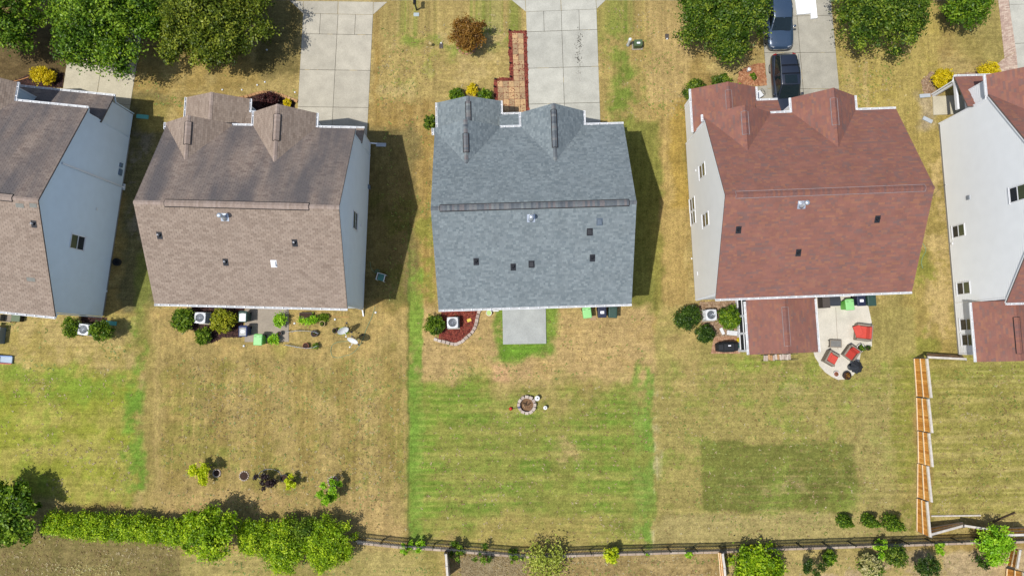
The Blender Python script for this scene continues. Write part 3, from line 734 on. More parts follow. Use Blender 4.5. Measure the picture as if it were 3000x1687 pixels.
# soil, mulch and clay beds
def bed(name, label, pts, mat, cell=.085, z=.03, amp=.035, cat='mulch', seed=1):
    g = np.random.default_rng(seed); P = np.array([(p.x, p.y) for p in pts])
    x0, y0 = P.min(0); x1, y1 = P.max(0)
    def inside(x, y):
        c = False; n = len(P); j = n - 1
        for i in range(n):
            if (P[i, 1] > y) != (P[j, 1] > y) and x < (P[j, 0] - P[i, 0]) * (y - P[i, 1]) / (P[j, 1] - P[i, 1]) + P[i, 0]: c = not c
            j = i
        return c
    mb = MB()
    for iy in range(int((y1 - y0) / cell) + 1):
        for ix in range(int((x1 - x0) / cell) + 1):
            x = x0 + (ix + .5) * cell; y = y0 + (iy + .5) * cell
            if not inside(x, y): continue
            a = g.uniform(0, 3.14); w_, l_ = cell * g.uniform(.45, .7), cell * g.uniform(.7, 1.15)
            ca, sa = math.cos(a), math.sin(a); zz = z + g.uniform(0, amp); tx, ty = g.uniform(-.35, .35, 2)
            x += g.uniform(-.4, .4) * cell; y += g.uniform(-.4, .4) * cell
            c4 = [(-w_, -l_), (w_, -l_), (w_, l_), (-w_, l_)]
            mb.quad(*[(x + u * ca - v * sa, y + u * sa + v * ca, max(.012, zz + u * tx + v * ty)) for u, v in c4]); mb.r.append(g.uniform())
    o = mb.build(name, mat, kind='stuff'); tag(o, label, cat)
    under = MB().prism([tuple(p) for p in P], -.03, .018); under.r = [.1] * len(under.f)
    u = under.build('soil_base', mat, o); u["kind"] = 'stuff'
    return o
bed('mulch_bed', 'red mulch bed around the air conditioner of the blue-grey roofed house', [P2(440, 185), P2(725, 185), P2(712, 290), P2(690, 365), P2(640, 430), P2(560, 490), P2(490, 520), P2(400, 510), P2(310, 480), P2(340, 190)], 'mulch_red', seed=2)
bed('mulch_bed', 'dark mulch bed behind the curved orange edging by the driveway', [T2(30, 830), T2(110, 812), T2(210, 790), T2(300, 795), T2(380, 822), T2(475, 868), T2(470, 960), T2(300, 1010), T2(60, 1010)], 'mulch_dark', seed=3)
bed('mulch_strip', 'red mulch border framing the tan paver walkway', [T3(262, 265), T3(412, 265), T3(434, 1010), T3(180, 1010), T3(138, 800), T3(138, 672), T3(272, 662)], 'mulch_red', seed=4, z=.015, amp=.03)
bed('clay_bed', 'patch of red clay soil beside the driveway with parked cars', [T4(840, 830), T4(930, 770), T4(1060, 735), T4(1130, 735), T4(1158, 980), T4(930, 985), T4(830, 960)], 'clay_soil', seed=6, z=.012, amp=.025, cat='soil')
bed('soil_bed', 'bare soil strip under the yellow shrubs of the white house', [E1(1150, 790), E1(1240, 700), E1(1500, 720), E1(1690, 700), E1(1960, 740), E1(1480, 800), E1(1300, 930), E1(1180, 930)], 'dry_soil', seed=7, z=.008, amp=.02, cat='soil')
bed('soil_bed', 'dark soil under the shrubs beside the leftmost house driveway', [A1(-60, 690), A1(120, 690), A1(250, 640), A1(540, 620), A1(530, 745), A1(-60, 730)], 'mulch_dark', seed=8, z=.008, amp=.02, cat='soil')
bed('soil_bed', 'dark soil between the shrubs behind the taupe roofed house', [P1(430, 215), P1(1010, 225), P1(980, 560), P1(760, 560), P1(650, 620), P1(560, 560), P1(420, 460)], 'mulch_dark', seed=9, z=.008, amp=.02, cat='soil')
bed('soil_bed', 'bare pinkish soil below the shrubs behind the red roofed house', [P3(400, 220), P3(850, 205), P3(860, 610), P3(600, 620), P3(400, 450)], 'dry_soil', seed=10, z=.006, amp=.018, cat='soil')
bed('soil_bed', 'dark soil around the air conditioner behind the leftmost house', [at('A3', 1440, 410), at('A3', 1900, 430), at('A3', 1720, 740), at('A3', 1480, 720)], 'mulch_dark', seed=11, z=.006, amp=.018, cat='soil')
# C's paver walk
walk = bpy.data.objects.new('paver_walkway', None); COL.objects.link(walk); walk["kind"] = "structure"
def paver_grid(q, nr, nc, mat, seed, z=.055, gap=.022, skip=()):
    g = random.Random(seed)
    for i in range(nr):
        for j in range(nc):
            if (i, j) in skip: continue
            c = [lerp2(q, j / nc, i / nr), lerp2(q, (j + 1) / nc, i / nr), lerp2(q, (j + 1) / nc, (i + 1) / nr), lerp2(q, j / nc, (i + 1) / nr)]
            mb = MB().prism(shrink([p.xy for p in c], gap / 2), -.03, z + g.uniform(-.004, .004)); mb.r = [g.random()] * len(mb.f)
            mb.build('paver', mat, walk, bevel=.006, seg=1)
paver_grid([T3(290, 285), T3(386, 285), T3(398, 690), T3(304, 690)], 9, 2, 'paver_tan', 1)
paver_grid([T3(165, 690), T3(398, 690), T3(412, 1000), T3(178, 1000)], 6, 5, 'paver_tan', 2)
# E's small-block paver path
def block_path(name, label, q, w_, l_, mat, seed):
    g = random.Random(seed); mb = MB()
    W_ = (q[1] - q[0]).length; L_ = (q[3] - q[0]).length; nr = max(1, int(L_ / l_)); nc = max(1, int(W_ / w_))
    for i in range(nr):
        o = .5 / nc if i % 2 else 0
        for j in range(nc + (1 if i % 2 else 0)):
            s0 = max(0, j / nc - o); s1 = min(1, (j + 1) / nc - o)
            c = [lerp2(q, s0, i / nr), lerp2(q, s1, i / nr), lerp2(q, s1, (i + 1) / nr), lerp2(q, s0, (i + 1) / nr)]
            k = len(mb.f); mb.prism(shrink([p.xy for p in c], .006), -.03, .03 + g.uniform(-.004, .006)); mb.r += [g.random()] * (len(mb.f) - k)
    o = mb.build(name, mat, kind='stuff'); return tag(o, label, 'paving')
block_path('block_path', 'pinkish small-block paver path beside the far right driveway', [E1(1885, -40), E1(1983, -40), E1(2064, 500), E1(1950, 560)], .2, .1, 'paver_pink', 3)
block_path('block_path', 'pinkish paver landing at the white house door', [E1(1950, 562), E1(2064, 502), E1(2088, 760), E1(1835, 660)], .2, .1, 'paver_pink', 4)
# brick pad under the covered grill
bp_ = bpy.data.objects.new('brick_pad', None); COL.objects.link(bp_); bp_["kind"] = "structure"
walk_keep = walk; walk = bp_
paver_grid([P3(560, 615), P3(860, 615), P3(865, 815), P3(525, 815)], 10, 13, 'brick_pink', 5, z=.03, gap=.008)
walk = walk_keep
# ------------------------------------------------------------------ houses
def shingles(parent, e0, u, v, n, wid, hgt, mat, style, seed):
    g = np.random.default_rng(seed); ex = .142
    nr = int(math.ceil(hgt / ex)); ex = hgt / nr; U0, U1, V0, R_ = [], [], [], []
    for r in range(nr):
        if style == 'tab':
            st = -.155 * (r % 2); edges = np.arange(st, wid + .31, .31)
        elif style == 'arch':
            edges = np.concatenate([[0], np.cumsum(g.uniform(.09, .27, int(wid / .14) + 8))]) - g.uniform(0, .2)
        else:
            edges = np.concatenate([[0], np.cumsum(g.choice([.16, .25, .4, .6], int(wid / .22) + 10, p=[.34, .34, .2, .12]))]) - g.uniform(0, .3)
        a, b = np.clip(edges[:-1], 0, wid), np.clip(edges[1:], 0, wid); ok = b - a > .02
        gp_ = .007 if style == 'tab' else .002
        a, b = a[ok] + gp_, b[ok] - gp_; m = len(a)
        U0.append(a); U1.append(b); V0.append(np.full(m, r * ex)); R_.append(g.uniform(0, 1, m))
    U0, U1, V0, R_ = map(np.concatenate, (U0, U1, V0, R_)); N = len(U0)
    if style == 'tab': th = g.uniform(.009, .014, N)
    elif style == 'arch': th = np.where(g.uniform(size=N) < .45, .018, .008)
    else: th = g.uniform(.007, .012, N)
    e0, u, v, n = map(np.array, (e0, u, v, n))
    def P(uu, vv, h): return e0 + uu[:, None] * u + vv[:, None] * v + h[:, None] * n
    zero = np.full(N, -.01); V1 = np.minimum(V0 + ex * 1.06, hgt)
    pts = np.stack([P(U0, V0, zero), P(U1, V0, zero), P(U0, V0, th), P(U1, V0, th), P(U1, V1, np.full(N, .002)), P(U0, V1, np.full(N, .002))], 1).reshape(-1, 3)
    i = np.arange(N) * 6
    lv = np.stack([i, i + 1, i + 3, i + 2, i + 2, i + 3, i + 4, i + 5, i, i + 2, i + 5, i + 1, i + 4, i + 3], 1).ravel().astype(np.int32)
    tot = np.tile([4, 4, 3, 3], N).astype(np.int32); start = np.concatenate([[0], np.cumsum(tot)[:-1]]).astype(np.int32)
    me = bpy.data.meshes.new('shingles')
    me.vertices.add(len(pts)); me.vertices.foreach_set("co", pts.ravel()); me.loops.add(len(lv)); me.loops.foreach_set("vertex_index", lv)
    me.polygons.add(len(tot)); me.polygons.foreach_set("loop_start", start); me.polygons.foreach_set("loop_total", tot); me.update(calc_edges=True); me.shade_flat()
    a = me.attributes.new("rnd", 'FLOAT', 'FACE'); a.data.foreach_set("value", np.repeat(R_, 4))
    return finish('shingles', me, mat, parent, kind='stuff')
def slope(root, e0, e1, r0, mat, style, seed, th=.09):
    e0, e1, r0 = Vector(e0), Vector(e1), Vector(r0); u = (e1 - e0); wid = u.length; u.normalize()
    v = r0 - e0; v -= u * v.dot(u); hgt = v.length; v.normalize(); n = u.cross(v)
    flip = n.z < 0
    if flip:
        e0, e1 = e1, e0; u = -u; n = u.cross(v)
    c = [e0, e1, e1 + v * hgt, e0 + v * hgt]; lo = [p - n * th for p in c]; up = [p - n * .004 for p in c]
    mb = MB(); mb.v = [tuple(p) for p in lo + up]
    mb.f = [(3, 2, 1, 0), (4, 5, 6, 7), (0, 1, 5, 4), (1, 2, 6, 5), (2, 3, 7, 6), (3, 0, 4, 7)]
    d = mb.build('roof_slope', 'roof_deck', root)
    shingles(d, e0, u, v, n, wid, hgt, mat, style, seed)
    return d
def ridge_caps(root, p0, p1, mat, seed, wd=.26, pitch=.5, lift=.02, step=.15, name='ridge_cap'):
    p0, p1 = Vector(p0), Vector(p1); d = (p1 - p0); L_ = d.length; d.normalize(); s = d.cross(Vector((0, 0, 1))).normalized()
    g = random.Random(seed); mb = MB(); nn = max(1, int(L_ / step))
    for k in range(nn):
        a = p0 + d * (L_ * k / nn); b = p0 + d * (L_ * (k + 1.1) / nn); r = g.uniform(0, 1); up = Vector((0, 0, lift)); dn = Vector((0, 0, -wd / 2 * pitch)); e = Vector((0, 0, .012))
        for sg in (-1, 1):
            A, B = a + up + e, b + up; Cq, Dq = b + s * (sg * wd / 2) + dn + up, a + s * (sg * wd / 2) + dn + up + e
            mb.quad(*((A, Dq, Cq, B) if sg > 0 else (A, B, Cq, Dq))); mb.r.append(r)
        mb.quad(a + up + e, a + s * (wd / 2) + dn + up - Vector((0, 0, .02)), a - s * (wd / 2) + dn + up - Vector((0, 0, .02))); mb.r.append(r * .5)
    return mb.build(name, mat, root, kind='stuff')
def ridge_vent(root, p0, p1, mat, line, seed, wd=.40, pitch=.5, lw=.06):
    """raised ridge vent: capped hood, a line along both sides; the dark ones have its shade put into their colour"""
    p0, p1 = Vector(p0), Vector(p1); d = (p1 - p0).normalized(); s = d.cross(Vector((0, 0, 1))).normalized()
    o = ridge_caps(root, p0, p1, mat, seed, wd, pitch, .05, .15, 'ridge_vent'); mb = MB()
    for sg in (-1, 1):
        q = s * (sg * (wd / 2 + lw * .3)) + Vector((0, 0, -wd / 2 * pitch + .022)); mb.bar(p0 + q, p1 + q, lw, .045)
    for e in (p0, p1):
        mb.bar(e - s * (wd / 2) + Vector((0, 0, -wd / 2 * pitch + .03)), e + Vector((0, 0, .04)), .03, .05); mb.bar(e + s * (wd / 2) + Vector((0, 0, -wd / 2 * pitch + .03)), e + Vector((0, 0, .04)), .03, .05)
    mb.build('vent_edge_line', line, o)
    return o
def gutter(root, p0, p1, out, mat='white_trim', wd=.13, ht=.12, hang=.62):
    p0, p1, out = Vector(p0), Vector(p1), Vector(out).normalized(); d = (p1 - p0); L_ = d.length; d.normalize(); z = Vector((0, 0, 1)); mb = MB()
    def strip(a0, z0, a1, z1, t=.012):
        m0 = out * ((a0 + a1) / 2) + z * ((z0 + z1) / 2)
        mb.bar(p0 + m0, p1 + m0, max(t, abs(a1 - a0)), max(t, abs(z1 - z0)))
    strip(.006, -ht - .06, .006, .0, .016)            # fascia
    strip(.018, -ht, wd - .01, -ht)                     # trough bottom
    strip(wd, -ht, wd, .0, .014)                        # outer lip wall
    strip(wd - .014, .002, wd + .012, .002, .014)       # rolled lip
    for e in (p0, p1):
        mb.bar(e + out * .02 - z * (ht / 2), e + out * wd - z * (ht / 2), .01, ht)
    k = hang / 2
    while k < L_:
        q = p0 + d * k; mb.bar(q + out * .01 + z * .008, q + out * wd + z * .008, .035, .008); k += hang
    o = mb.build('gutter', mat, root)
    m0 = out * (wd * .5) + z * (-ht + .03); MB().bar(p0 + m0, p1 + m0, wd - .05, .02).build('gutter_inner_strip', 'gutter_inner_grey', o)  # pale grey strip that tones down the inside of the trough
    return o
def downspout(root, pts, mat='white_trim'):
    mb = MB()
    for a, b in zip(pts[:-1], pts[1:]): mb.bar(a, b, .085, .07)
    return mb.build('downspout', mat, root, bevel=.01, seg=1)
def siding(mb, a, b, z0, z1, apex=None, crs=.19, out=.026):
    """lapped boards on the wall line a-b (2D), facing right of a->b, up to z1, then narrowing to a gable apex"""
    a, b = Vector(a), Vector(b); d = (b - a).normalized(); nrm = Vector((d.y, -d.x)); top = apex or z1
    z = z0
    def seg(zz):
        if zz <= z1 or not apex: return a, b
        t = min(1.0, (zz - z1) / (apex - z1)) * .5; return a.lerp(b, t), b.lerp(a, t)
    while z < top - .01:
        zt = min(z + crs, top); p, q = seg(z); r, s = seg(zt); o = nrm * out
        mb.quad((*(p + o), z), (*(q + o), z), (*s, zt), (*r, zt)); mb.quad((*p, z), (*q, z), (*(q + o), z), (*(p + o), z)); z = zt
class House:
    def __init__(s, name, label, O, th, W, D, ze, zr, k=1.0):
        s.O, s.th, s.k, s.W, s.D, s.ze, s.zr = Vector((O[0], O[1], 0)), th, k, W * k, D * k, ze, zr
        s.root = thing(name, label, 'house', s.O, th)
        s.R = Matrix.Rotation(-th, 3, 'Z')
        s.pitch = (zr - ze) / (s.D / 2)
    def lray(s, fr, a, b):
        return s.R @ (Vector((0, 0, CAMH)) - s.O), s.R @ ray(*px(fr, a, b))
    def hit(s, fr, a, b, xl):
        o, d = s.lray(fr, a, b); t = (xl - o.x) / d.x; p = o + d * t; return p
    def hit_y(s, fr, a, b, yl):
        o, d = s.lray(fr, a, b); t = (yl - o.y) / d.y; return o + d * t
    def roof_hit(s, fr, a, b, back=True):
        o, d = s.lray(fr, a, b); p = s.pitch
        if back: t = (s.ze + p * o.y - o.z) / (d.z - p * d.y)     # z = ze + p*y
        else: t = (s.ze + p * (s.D - o.y) - o.z) / (d.z + p * d.y)
        return o + d * t
    def local(s, w): return s.R @ (Vector(w) - s.O)
    def main(s, wall, trim, smat_b, smat_f, style, seed, ov=.12, eo=.32, zfound=.22, front_h=None):
        W, D, ze, zr, r = s.W, s.D, s.ze, s.zr, s.root
        x0, x1, y0, y1 = ov, W - ov, eo, D - eo; s.wx0, s.wx1, s.wy0, s.wy1 = x0, x1, y0, y1; za = ze - .02 + 0 * zr
        zt = ze + s.pitch * eo - .1
        apex = zt + s.pitch * (y1 - y0) / 2
        for pa, pb, ap in (((x0, y0), (x1, y0), None), ((x1, y0), (x1, y1), apex), ((x1, y1), (x0, y1), None), ((x0, y1), (x0, y0), apex)):
            mb = MB(); siding(mb, pa, pb, zfound, zt, ap); mb.build('wall', wall, r)
        MB().prism([(x0 + .01, y0 + .01), (x1 - .01, y0 + .01), (x1 - .01, y1 - .01), (x0 + .01, y1 - .01)], -.1, zfound + .02).build('foundation', 'foundation', r)
        for cx, cy in ((x0, y0), (x1, y0), (x1, y1), (x0, y1)):
            MB().box((cx, cy, (zfound + zt) / 2), (.1, .1, zt - zfound)).build('corner_trim', trim, r)
        slope(r, (0, 0, ze), (W, 0, ze), (0, D / 2, zr), smat_b, style, seed)
        slope(r, (0, D, ze), (W, D, ze), (0, D / 2, zr), smat_f, style, seed + 1)
        for xx in (.0, W):   # rake boards under the roof edges
            sg = .02 if xx == 0 else -.02
            for ya in (0, D):
                MB().bar((xx + sg, ya, ze - .14), (xx + sg, D / 2, zr - .14), .03, .14).build('rake_board', trim, r)
        mb = MB().box(((x0 + x1) / 2, eo / 2, ze - .10), (x1 - x0, eo, .02)).build('soffit', 'white_trim', r)
        MB().box(((x0 + x1) / 2, D - eo / 2, ze - .10), (x1 - x0, eo, .02)).build('soffit', 'white_trim', r)
    def gable(s, x0, x1, yf, yb, ze, zp, mat, style, seed, wall, zlow, gut=(1, 1), ybg=None, back_y=None, front=True, clip=None):
        r = s.root; xm = (x0 + x1) / 2; p = (zp - ze) / (xm - x0)
        if clip:      # the gable edge flush with the house side: only its front reaches past the side wall
            slope(r, (x0 + .26, yf, ze + p * .26), (x0 + .26, yb, ze + p * .26), (xm, yf, zp), mat, style, seed)
            slope(r, (x0, yf, ze), (x0, clip, ze), (x0 + .26, yf, ze + p * .26), mat, style, seed + 2)
        else: slope(r, (x0, yf, ze), (x0, yb, ze), (xm, yf, zp), mat, style, seed)
        slope(r, (x1, yf, ze), (x1, yb, ze), (xm, yf, zp), mat, style, seed + 1)
        by = back_y if back_y is not None else s.wy1
        zt = ze + p * .25 - .1
        if front:
            mb = MB(); siding(mb, (x1 - .25, yf - .25), (x0 + .25, yf - .25), zlow, zt, zt + p * (xm - x0 - .25)); mb.build('gable_wall', wall, r)
        for xx, a_, b_ in ((x0 + .25, yf - .25, by), (x1 - .25, by, yf - .25)):
            if abs(a_ - b_) > .05:
                mb = MB(); siding(mb, (xx, a_), (xx, b_), zlow, zt); mb.build('side_wall', wall, r)
        for xx in (x0 + .25, x1 - .25):
            MB().box((xx, yf - .25, (zlow + zt) / 2), (.1, .1, zt - zlow)).build('corner_trim', 'white_trim', r)
        yg = ybg if ybg is not None else s.D
        if gut[0]: gutter(r, (x0, yf, ze), (x0, yg, ze), (-1, 0, 0))
        if gut[1]: gutter(r, (x1, yf, ze), (x1, yg, ze), (1, 0, 0))
        for xx in (x0, x1):
            MB().bar((xx, yf - .02, ze - .14), (xm, yf - .02, zp - .14), .03, .14).build('rake_board', 'white_trim', r)
        s.gp = p
        return xm, p
    def window(s, fr, bot, top, wd, xl, side, glass=('window_dark', 'window_green')):
        pb, pt = s.hit(fr, *bot, xl), s.hit(fr, *top, xl); y = (pb.y + pt.y) / 2; z0, z1 = pb.z, pt.z; h = z1 - z0; zm = (z0 + z1) / 2
        xo = xl + side * .03; mb = MB(); f = .06
        for zz in (z0 + f / 2, zm, z1 - f / 2): mb.box((xo, y, zz), (.07, wd - (2 * f if zz == zm else 0), f))
        for yy in (y - wd / 2 + f / 2, y + wd / 2 - f / 2): mb.box((xo, yy, zm), (.066, f, h - 2 * f))
        wn_ = mb.build('window', 'white_vinyl', s.root)
        for j, (a, b) in enumerate(((z0 + f, zm - f / 2), (zm + f / 2, z1 - f))):
            MB().box((xo - side * .005 * (1 - j), y, (a + b) / 2), (.03, wd - 2 * f, b - a)).build('pane', glass[j], wn_)
        MB().box((xo + side * .03, y, z0 - .02), (.06, wd + .08, .03)).build('sill', 'white_vinyl', wn_)
        return wn_
    def pipe_vent(s, fr, a, b, pm='vent_black', back=True, h=.32):
        p = s.roof_hit(fr, a, b, back); v = MB(); g = math.atan(s.pitch) * (1 if back else -1); sl = s.pitch * (1 if back else -1)
        q = [(p.x + dx, p.y + dy, p.z + sl * dy + .03) for dx, dy in ((-.17, -.22), (.17, -.22), (.17, .2), (-.17, .2))]
        v.quad(*q); v.quad(*[(x, y, z - .025) for x, y, z in reversed(q)]); o = v.build('vent_flashing', 'vent_black', s.root)
        MB().lathe([(.10, -.02), (.065, .12), (.06, .14)], (p.x, p.y, p.z), 12).build('boot', 'vent_black', o, smooth=True)
        MB().lathe([(.045, .05), (.045, h), (.036, h), (.036, h - .06)], (p.x, p.y, p.z), 12).build('pipe', pm, o)
        return o
    def box_vent(s, fr, a, b, mat='vent_black', back=True):
        p = s.roof_hit(fr, a, b, back); sl = s.pitch * (1 if back else -1); v = MB()
        def pl(dx, dy, h):
            dx, dy = dx * .74, dy * .74; return (p.x + dx, p.y + dy, p.z + sl * dy + h)
        lo = [pl(-.26, -.28, .02), pl(.26, -.28, .02), pl(.26, .3, .02), pl(-.26, .3, .02)]; v.quad(*lo)
        o = v.build('vent_flashing', mat, s.root); v = MB()
        b_ = [pl(-.2, -.2, .0), pl(.2, -.2, .0), pl(.2, .22, .0), pl(-.2, .22, .0)]; t_ = [pl(-.2, -.24, .17), pl(.2, -.24, .17), pl(.16, .2, .08), pl(-.16, .2, .08)]
        v.v = [tuple(x) for x in b_ + t_]; v.f = [(4, 5, 6, 7), (0, 1, 5, 4), (1, 2, 6, 5), (2, 3, 7, 6), (3, 0, 4, 7)]
        v.build('hood', mat, o, bevel=.02); return o
    def flue(s, fr, a, b, h=.95):
        p = s.roof_hit(fr, a, b); v = MB(); sl = s.pitch
        q = [(p.x + dx, p.y + dy, p.z + sl * dy + .03) for dx, dy in ((-.25, -.2), (.25, -.2), (.25, .25), (-.25, .25))]
        v.quad(*q); v.quad(*[(x, y, z - .025) for x, y, z in reversed(q)]); o = v.build('flue_flashing', 'galvanised', s.root)
        MB().lathe([(.2, -.05), (.12, .22), (.1, .24), (.1, h - .2)], (p.x, p.y, p.z), 16).build('flue_pipe', 'galvanised', o, smooth=True)
        MB().lathe([(.13, h - .2), (.15, h - .17), (.15, h - .05), (.06, h)], (p.x, p.y, p.z), 16).build('flue_cap', 'galvanised', o, smooth=True)
        return o
def wallbox(h, fr, a, b, xl, side, size, mat, name='wall_box', parent=None, off=0):
    p = h.hit(fr, a, b, xl); o = MB().box((xl + side * (size[0] / 2 + .012 + off), p.y, p.z), size).build(name, mat, parent or h.root, bevel=.01, seg=1); return o

def front_model(h, wall, mat_g, mat_f, style, seed, ridge, line, lowz=3.0, vents=True):
    """the street side shared by the three middle houses: garage gable, bedroom gable, one-storey front room, porch and garage roofs"""
    k, r, ze = h.k, h.root, h.ze
    xm, p = h.gable(5.78 * k, 9.94 * k, 13.0 * k, 9.15 * k, ze, 7.2, mat_g, style, seed, wall, .2, ybg=12.0 * k)
    ridge_caps(r, (xm, 13.0 * k, 7.2), (xm, 9.15 * k, 7.2), ridge, seed, pitch=p)
    if vents: ridge_vent(r, (xm, 12.35 * k, 7.2), (xm, 10.6 * k, 7.2), ridge, line, seed, pitch=p)
    xm, p = h.gable(-.06 * k, 4.35 * k, 12.1 * k, 9.15 * k, ze, 7.2, mat_g, style, seed + 3, wall, lowz, gut=(0, 0), clip=11.72 * k)
    ridge_caps(r, (xm, 12.1 * k, 7.2), (xm, 9.15 * k, 7.2), ridge, seed + 1, pitch=p)
    gutter(r, (-.06 * k, 12.1 * k, ze), (-.06 * k, 11.65 * k, ze), (-1, 0, 0))
    if vents: ridge_vent(r, (xm, 11.7 * k, 7.2), (xm, 10.2 * k, 7.2), ridge, line, seed + 1, pitch=p)
    xm, p = h.gable(-.05 * k, 4.42 * k, 14.78 * k, 11.72 * k, lowz, 4.15, mat_g, style, seed + 5, wall, .2, gut=(1, 0), ybg=11.72 * k)
    gutter(r, (4.42 * k, 14.78 * k, lowz), (4.42 * k, 13.77 * k, lowz), (1, 0, 0))
    ridge_caps(r, (xm, 14.78 * k, 4.15), (xm, 11.9 * k, 4.15), ridge, seed + 2, pitch=p)
    h.low_xm, h.low_p = xm, p
    # porch roof between front room and garage
    slope(r, (4.30 * k, 13.77 * k, lowz), (5.92 * k, 13.77 * k, lowz), (4.30 * k, 11.7 * k, lowz + 1.05), mat_f, style, seed + 7)
    gutter(r, (4.42 * k, 13.77 * k, lowz), (5.90 * k, 13.77 * k, lowz), (0, 1, 0))
    MB().box((5.0 * k, 13.6 * k, 1.45), (.14, .14, 2.9)).build('porch_post', 'white_trim', r)
    # garage skirt roof
    slope(r, (9.7 * k, 12.85 * k, 2.95), (12.6 * k, 12.85 * k, 2.95), (9.7 * k, 11.68 * k, 3.5), mat_f, style, seed + 8)
    gutter(r, (9.72 * k, 12.85 * k, 2.95), (12.6 * k, 12.85 * k, 2.95), (0, 1, 0))
    mb = MB(); siding(mb, (h.wx1, h.wy1), (h.wx1, 12.55 * k), .2, 2.9); siding(mb, (h.wx1, 12.55 * k), (9.69 * k, 12.55 * k), .2, 2.85); mb.build('garage_wall', wall, r)
    mb = MB().box((8.0 * k, 12.78 * k, 1.1), (3.2, .05, 2.15)); g_ = mb.build('garage_door', 'white_vinyl', r)
    for j in range(4): MB().box((8.0 * k, 12.815 * k, .3 + j * .53), (3.1, .02, .47)).build('door_panel', 'white_vinyl', g_, bevel=.01, seg=1)
    # main eave gutters between the gables
    gutter(r, (4.35 * k, 12.0 * k, ze), (5.70 * k, 12.0 * k, ze), (0, 1, 0)); gutter(r, (10.0 * k, 12.0 * k, ze), (12.6 * k, 12.0 * k, ze), (0, 1, 0))

ZE, ZR = 5.6, 9.0
# ---- B: taupe roof, blue siding
B = House('suburban_house', 'blue sided house with taupe shingle roof, satellite dishes behind it', (-23.33, 2.98), rad(-1.45), 12.6, 12.0, ZE, ZR)
B.main('blue_siding', 'blue_trim', 'shingle_taupe', 'shingle_taupe_stained', 'tab', 100)
front_model(B, 'blue_siding', 'shingle_taupe', 'shingle_taupe', 'tab', 110, 'ridge_taupe', 'vent_line')
ridge_caps(B.root, (0, 6, ZR), (12.6, 6, ZR), 'ridge_taupe', 5, pitch=B.pitch)
ridge_vent(B.root, (1.9, 6, ZR), (10.75, 6, ZR), 'ridge_taupe', 'vent_line', 7, pitch=B.pitch)
gutter(B.root, (0, 0, ZE), (12.6, 0, ZE), (0, -1, 0))
downspout(B.root, [(12.4, -.08, ZE - .1), (12.44, .22, ZE - .45), (12.44, .22, .25), (12.5, -.25, .08)])
downspout(B.root, [(12.45, 12.9, 2.85), (12.45, 12.65, 2.6), (12.45, 12.62, .2), (12.95, 12.62, .08)])
downspout(B.root, [(9.98, 12.15, ZE - .1), (10.0, 11.75, ZE - .4), (10.0, 11.72, 3.5)])
MB().box((13.25, 12.55, .05), (.75, .28, .09)).build('splash_block', 'splash_grey', B.root, bevel=.02)
B.flue('B2', 945, 265); B.pipe_vent('B2', 297, 440, 'white_vinyl'); B.pipe_vent('B2', 953, 705, 'white_vinyl'); B.pipe_vent('B2', 1640, 515, 'white_vinyl'); B.box_vent('B2', 1432, 722, 'white_vinyl')
B.window('B2', (2254, 305), (2213, 283), 1.25, B.wx1, 1, ('window_green', 'window_green'))
wallbox(B, 'B1', 2368, 1010, B.wx1, 1, (.12, .3, .4), 'meter_grey'); wallbox(B, 'B1', 2375, 1165, B.wx1, 1, (.14, .35, .3), 'slate_plastic'); wallbox(B, 'B1', 2400, 1265, B.wx1, 1, (.25, .3, .3), 'meter_grey')
wallbox(B, 'B2', 2291, 340, B.wx1, 1, (.06, .16, .16), 'white_vinyl', 'dryer_vent'); wallbox(B, 'B2', 2352, 770, B.wx1, 1, (.1, .28, .35), 'slate_plastic'); wallbox(B, 'B2', 2353, 572, B.wx1, 1, (.05, .12, .2), 'white_vinyl', 'outlet_box')
# ---- C: blue-grey roof
C = House('suburban_house', 'house with blue-grey shingle roof and concrete patio behind it', (-4.79, 2.59), rad(1.73), 12.6, 12.0, ZE, ZR)
C.main('cream_siding', 'white_trim', 'shingle_blue_grey', 'shingle_blue_grey', 'arch', 200)
front_model(C, 'cream_siding', 'shingle_blue_grey', 'shingle_blue_grey', 'arch', 210, 'ridge_blue', 'vent_line', vents=False)
xg = 7.86; ridge_vent(C.root, (xg, 12.6, 7.2), (xg, 10.1, 7.2), 'ridge_blue', 'vent_line', 15, pitch=.77, wd=.30)
xg = 2.145; ridge_vent(C.root, (xg, 11.2, 7.2), (xg, 9.95, 7.2), 'ridge_blue', 'vent_line', 16, pitch=.72, wd=.30)
ridge_vent(C.root, (C.low_xm, 14.4, 4.15), (C.low_xm, 12.5, 4.15), 'ridge_blue', 'vent_line', 17, pitch=C.low_p, wd=.30)
ridge_caps(C.root, (0, 6, ZR), (12.6, 6, ZR), 'ridge_blue', 8, pitch=C.pitch)
ridge_vent(C.root, (.55, 6, ZR), (12.15, 6, ZR), 'ridge_blue', 'vent_line', 9, pitch=C.pitch, wd=.36)
gutter(C.root, (0, 0, ZE), (12.6, 0, ZE), (0, -1, 0))
downspout(C.root, [(.5, -.08, ZE - .1), (.5, .22, ZE - .4), (.5, .24, .2)]); downspout(C.root, [(12.2, -.08, ZE - .1), (12.2, .22, ZE - .4), (12.2, .24, .2)])
C.flue('C3', 1130, 290, .8); C.box_vent('C3', 1848, 325, 'slate_plastic'); C.box_vent('C3', 1745, 430); C.box_vent('C3', 1135, 768); C.pipe_vent('C3', 555, 738); C.pipe_vent('C3', 943, 795); C.pipe_vent('C3', 1773, 700)
MB().box((4.9, .26, 3.75), (1.0, .08, .05)).build('window_head', 'vent_black', C.root)
dsh = MB().lathe([(.0, .0), (.2, .02), (.3, .06), (.31, .07), (.2, .03), (.0, .01)], (12.95, 4.0, 3.6), 18, sy=.7).build('wall_dish', 'plastic_blue', C.root, smooth=True)
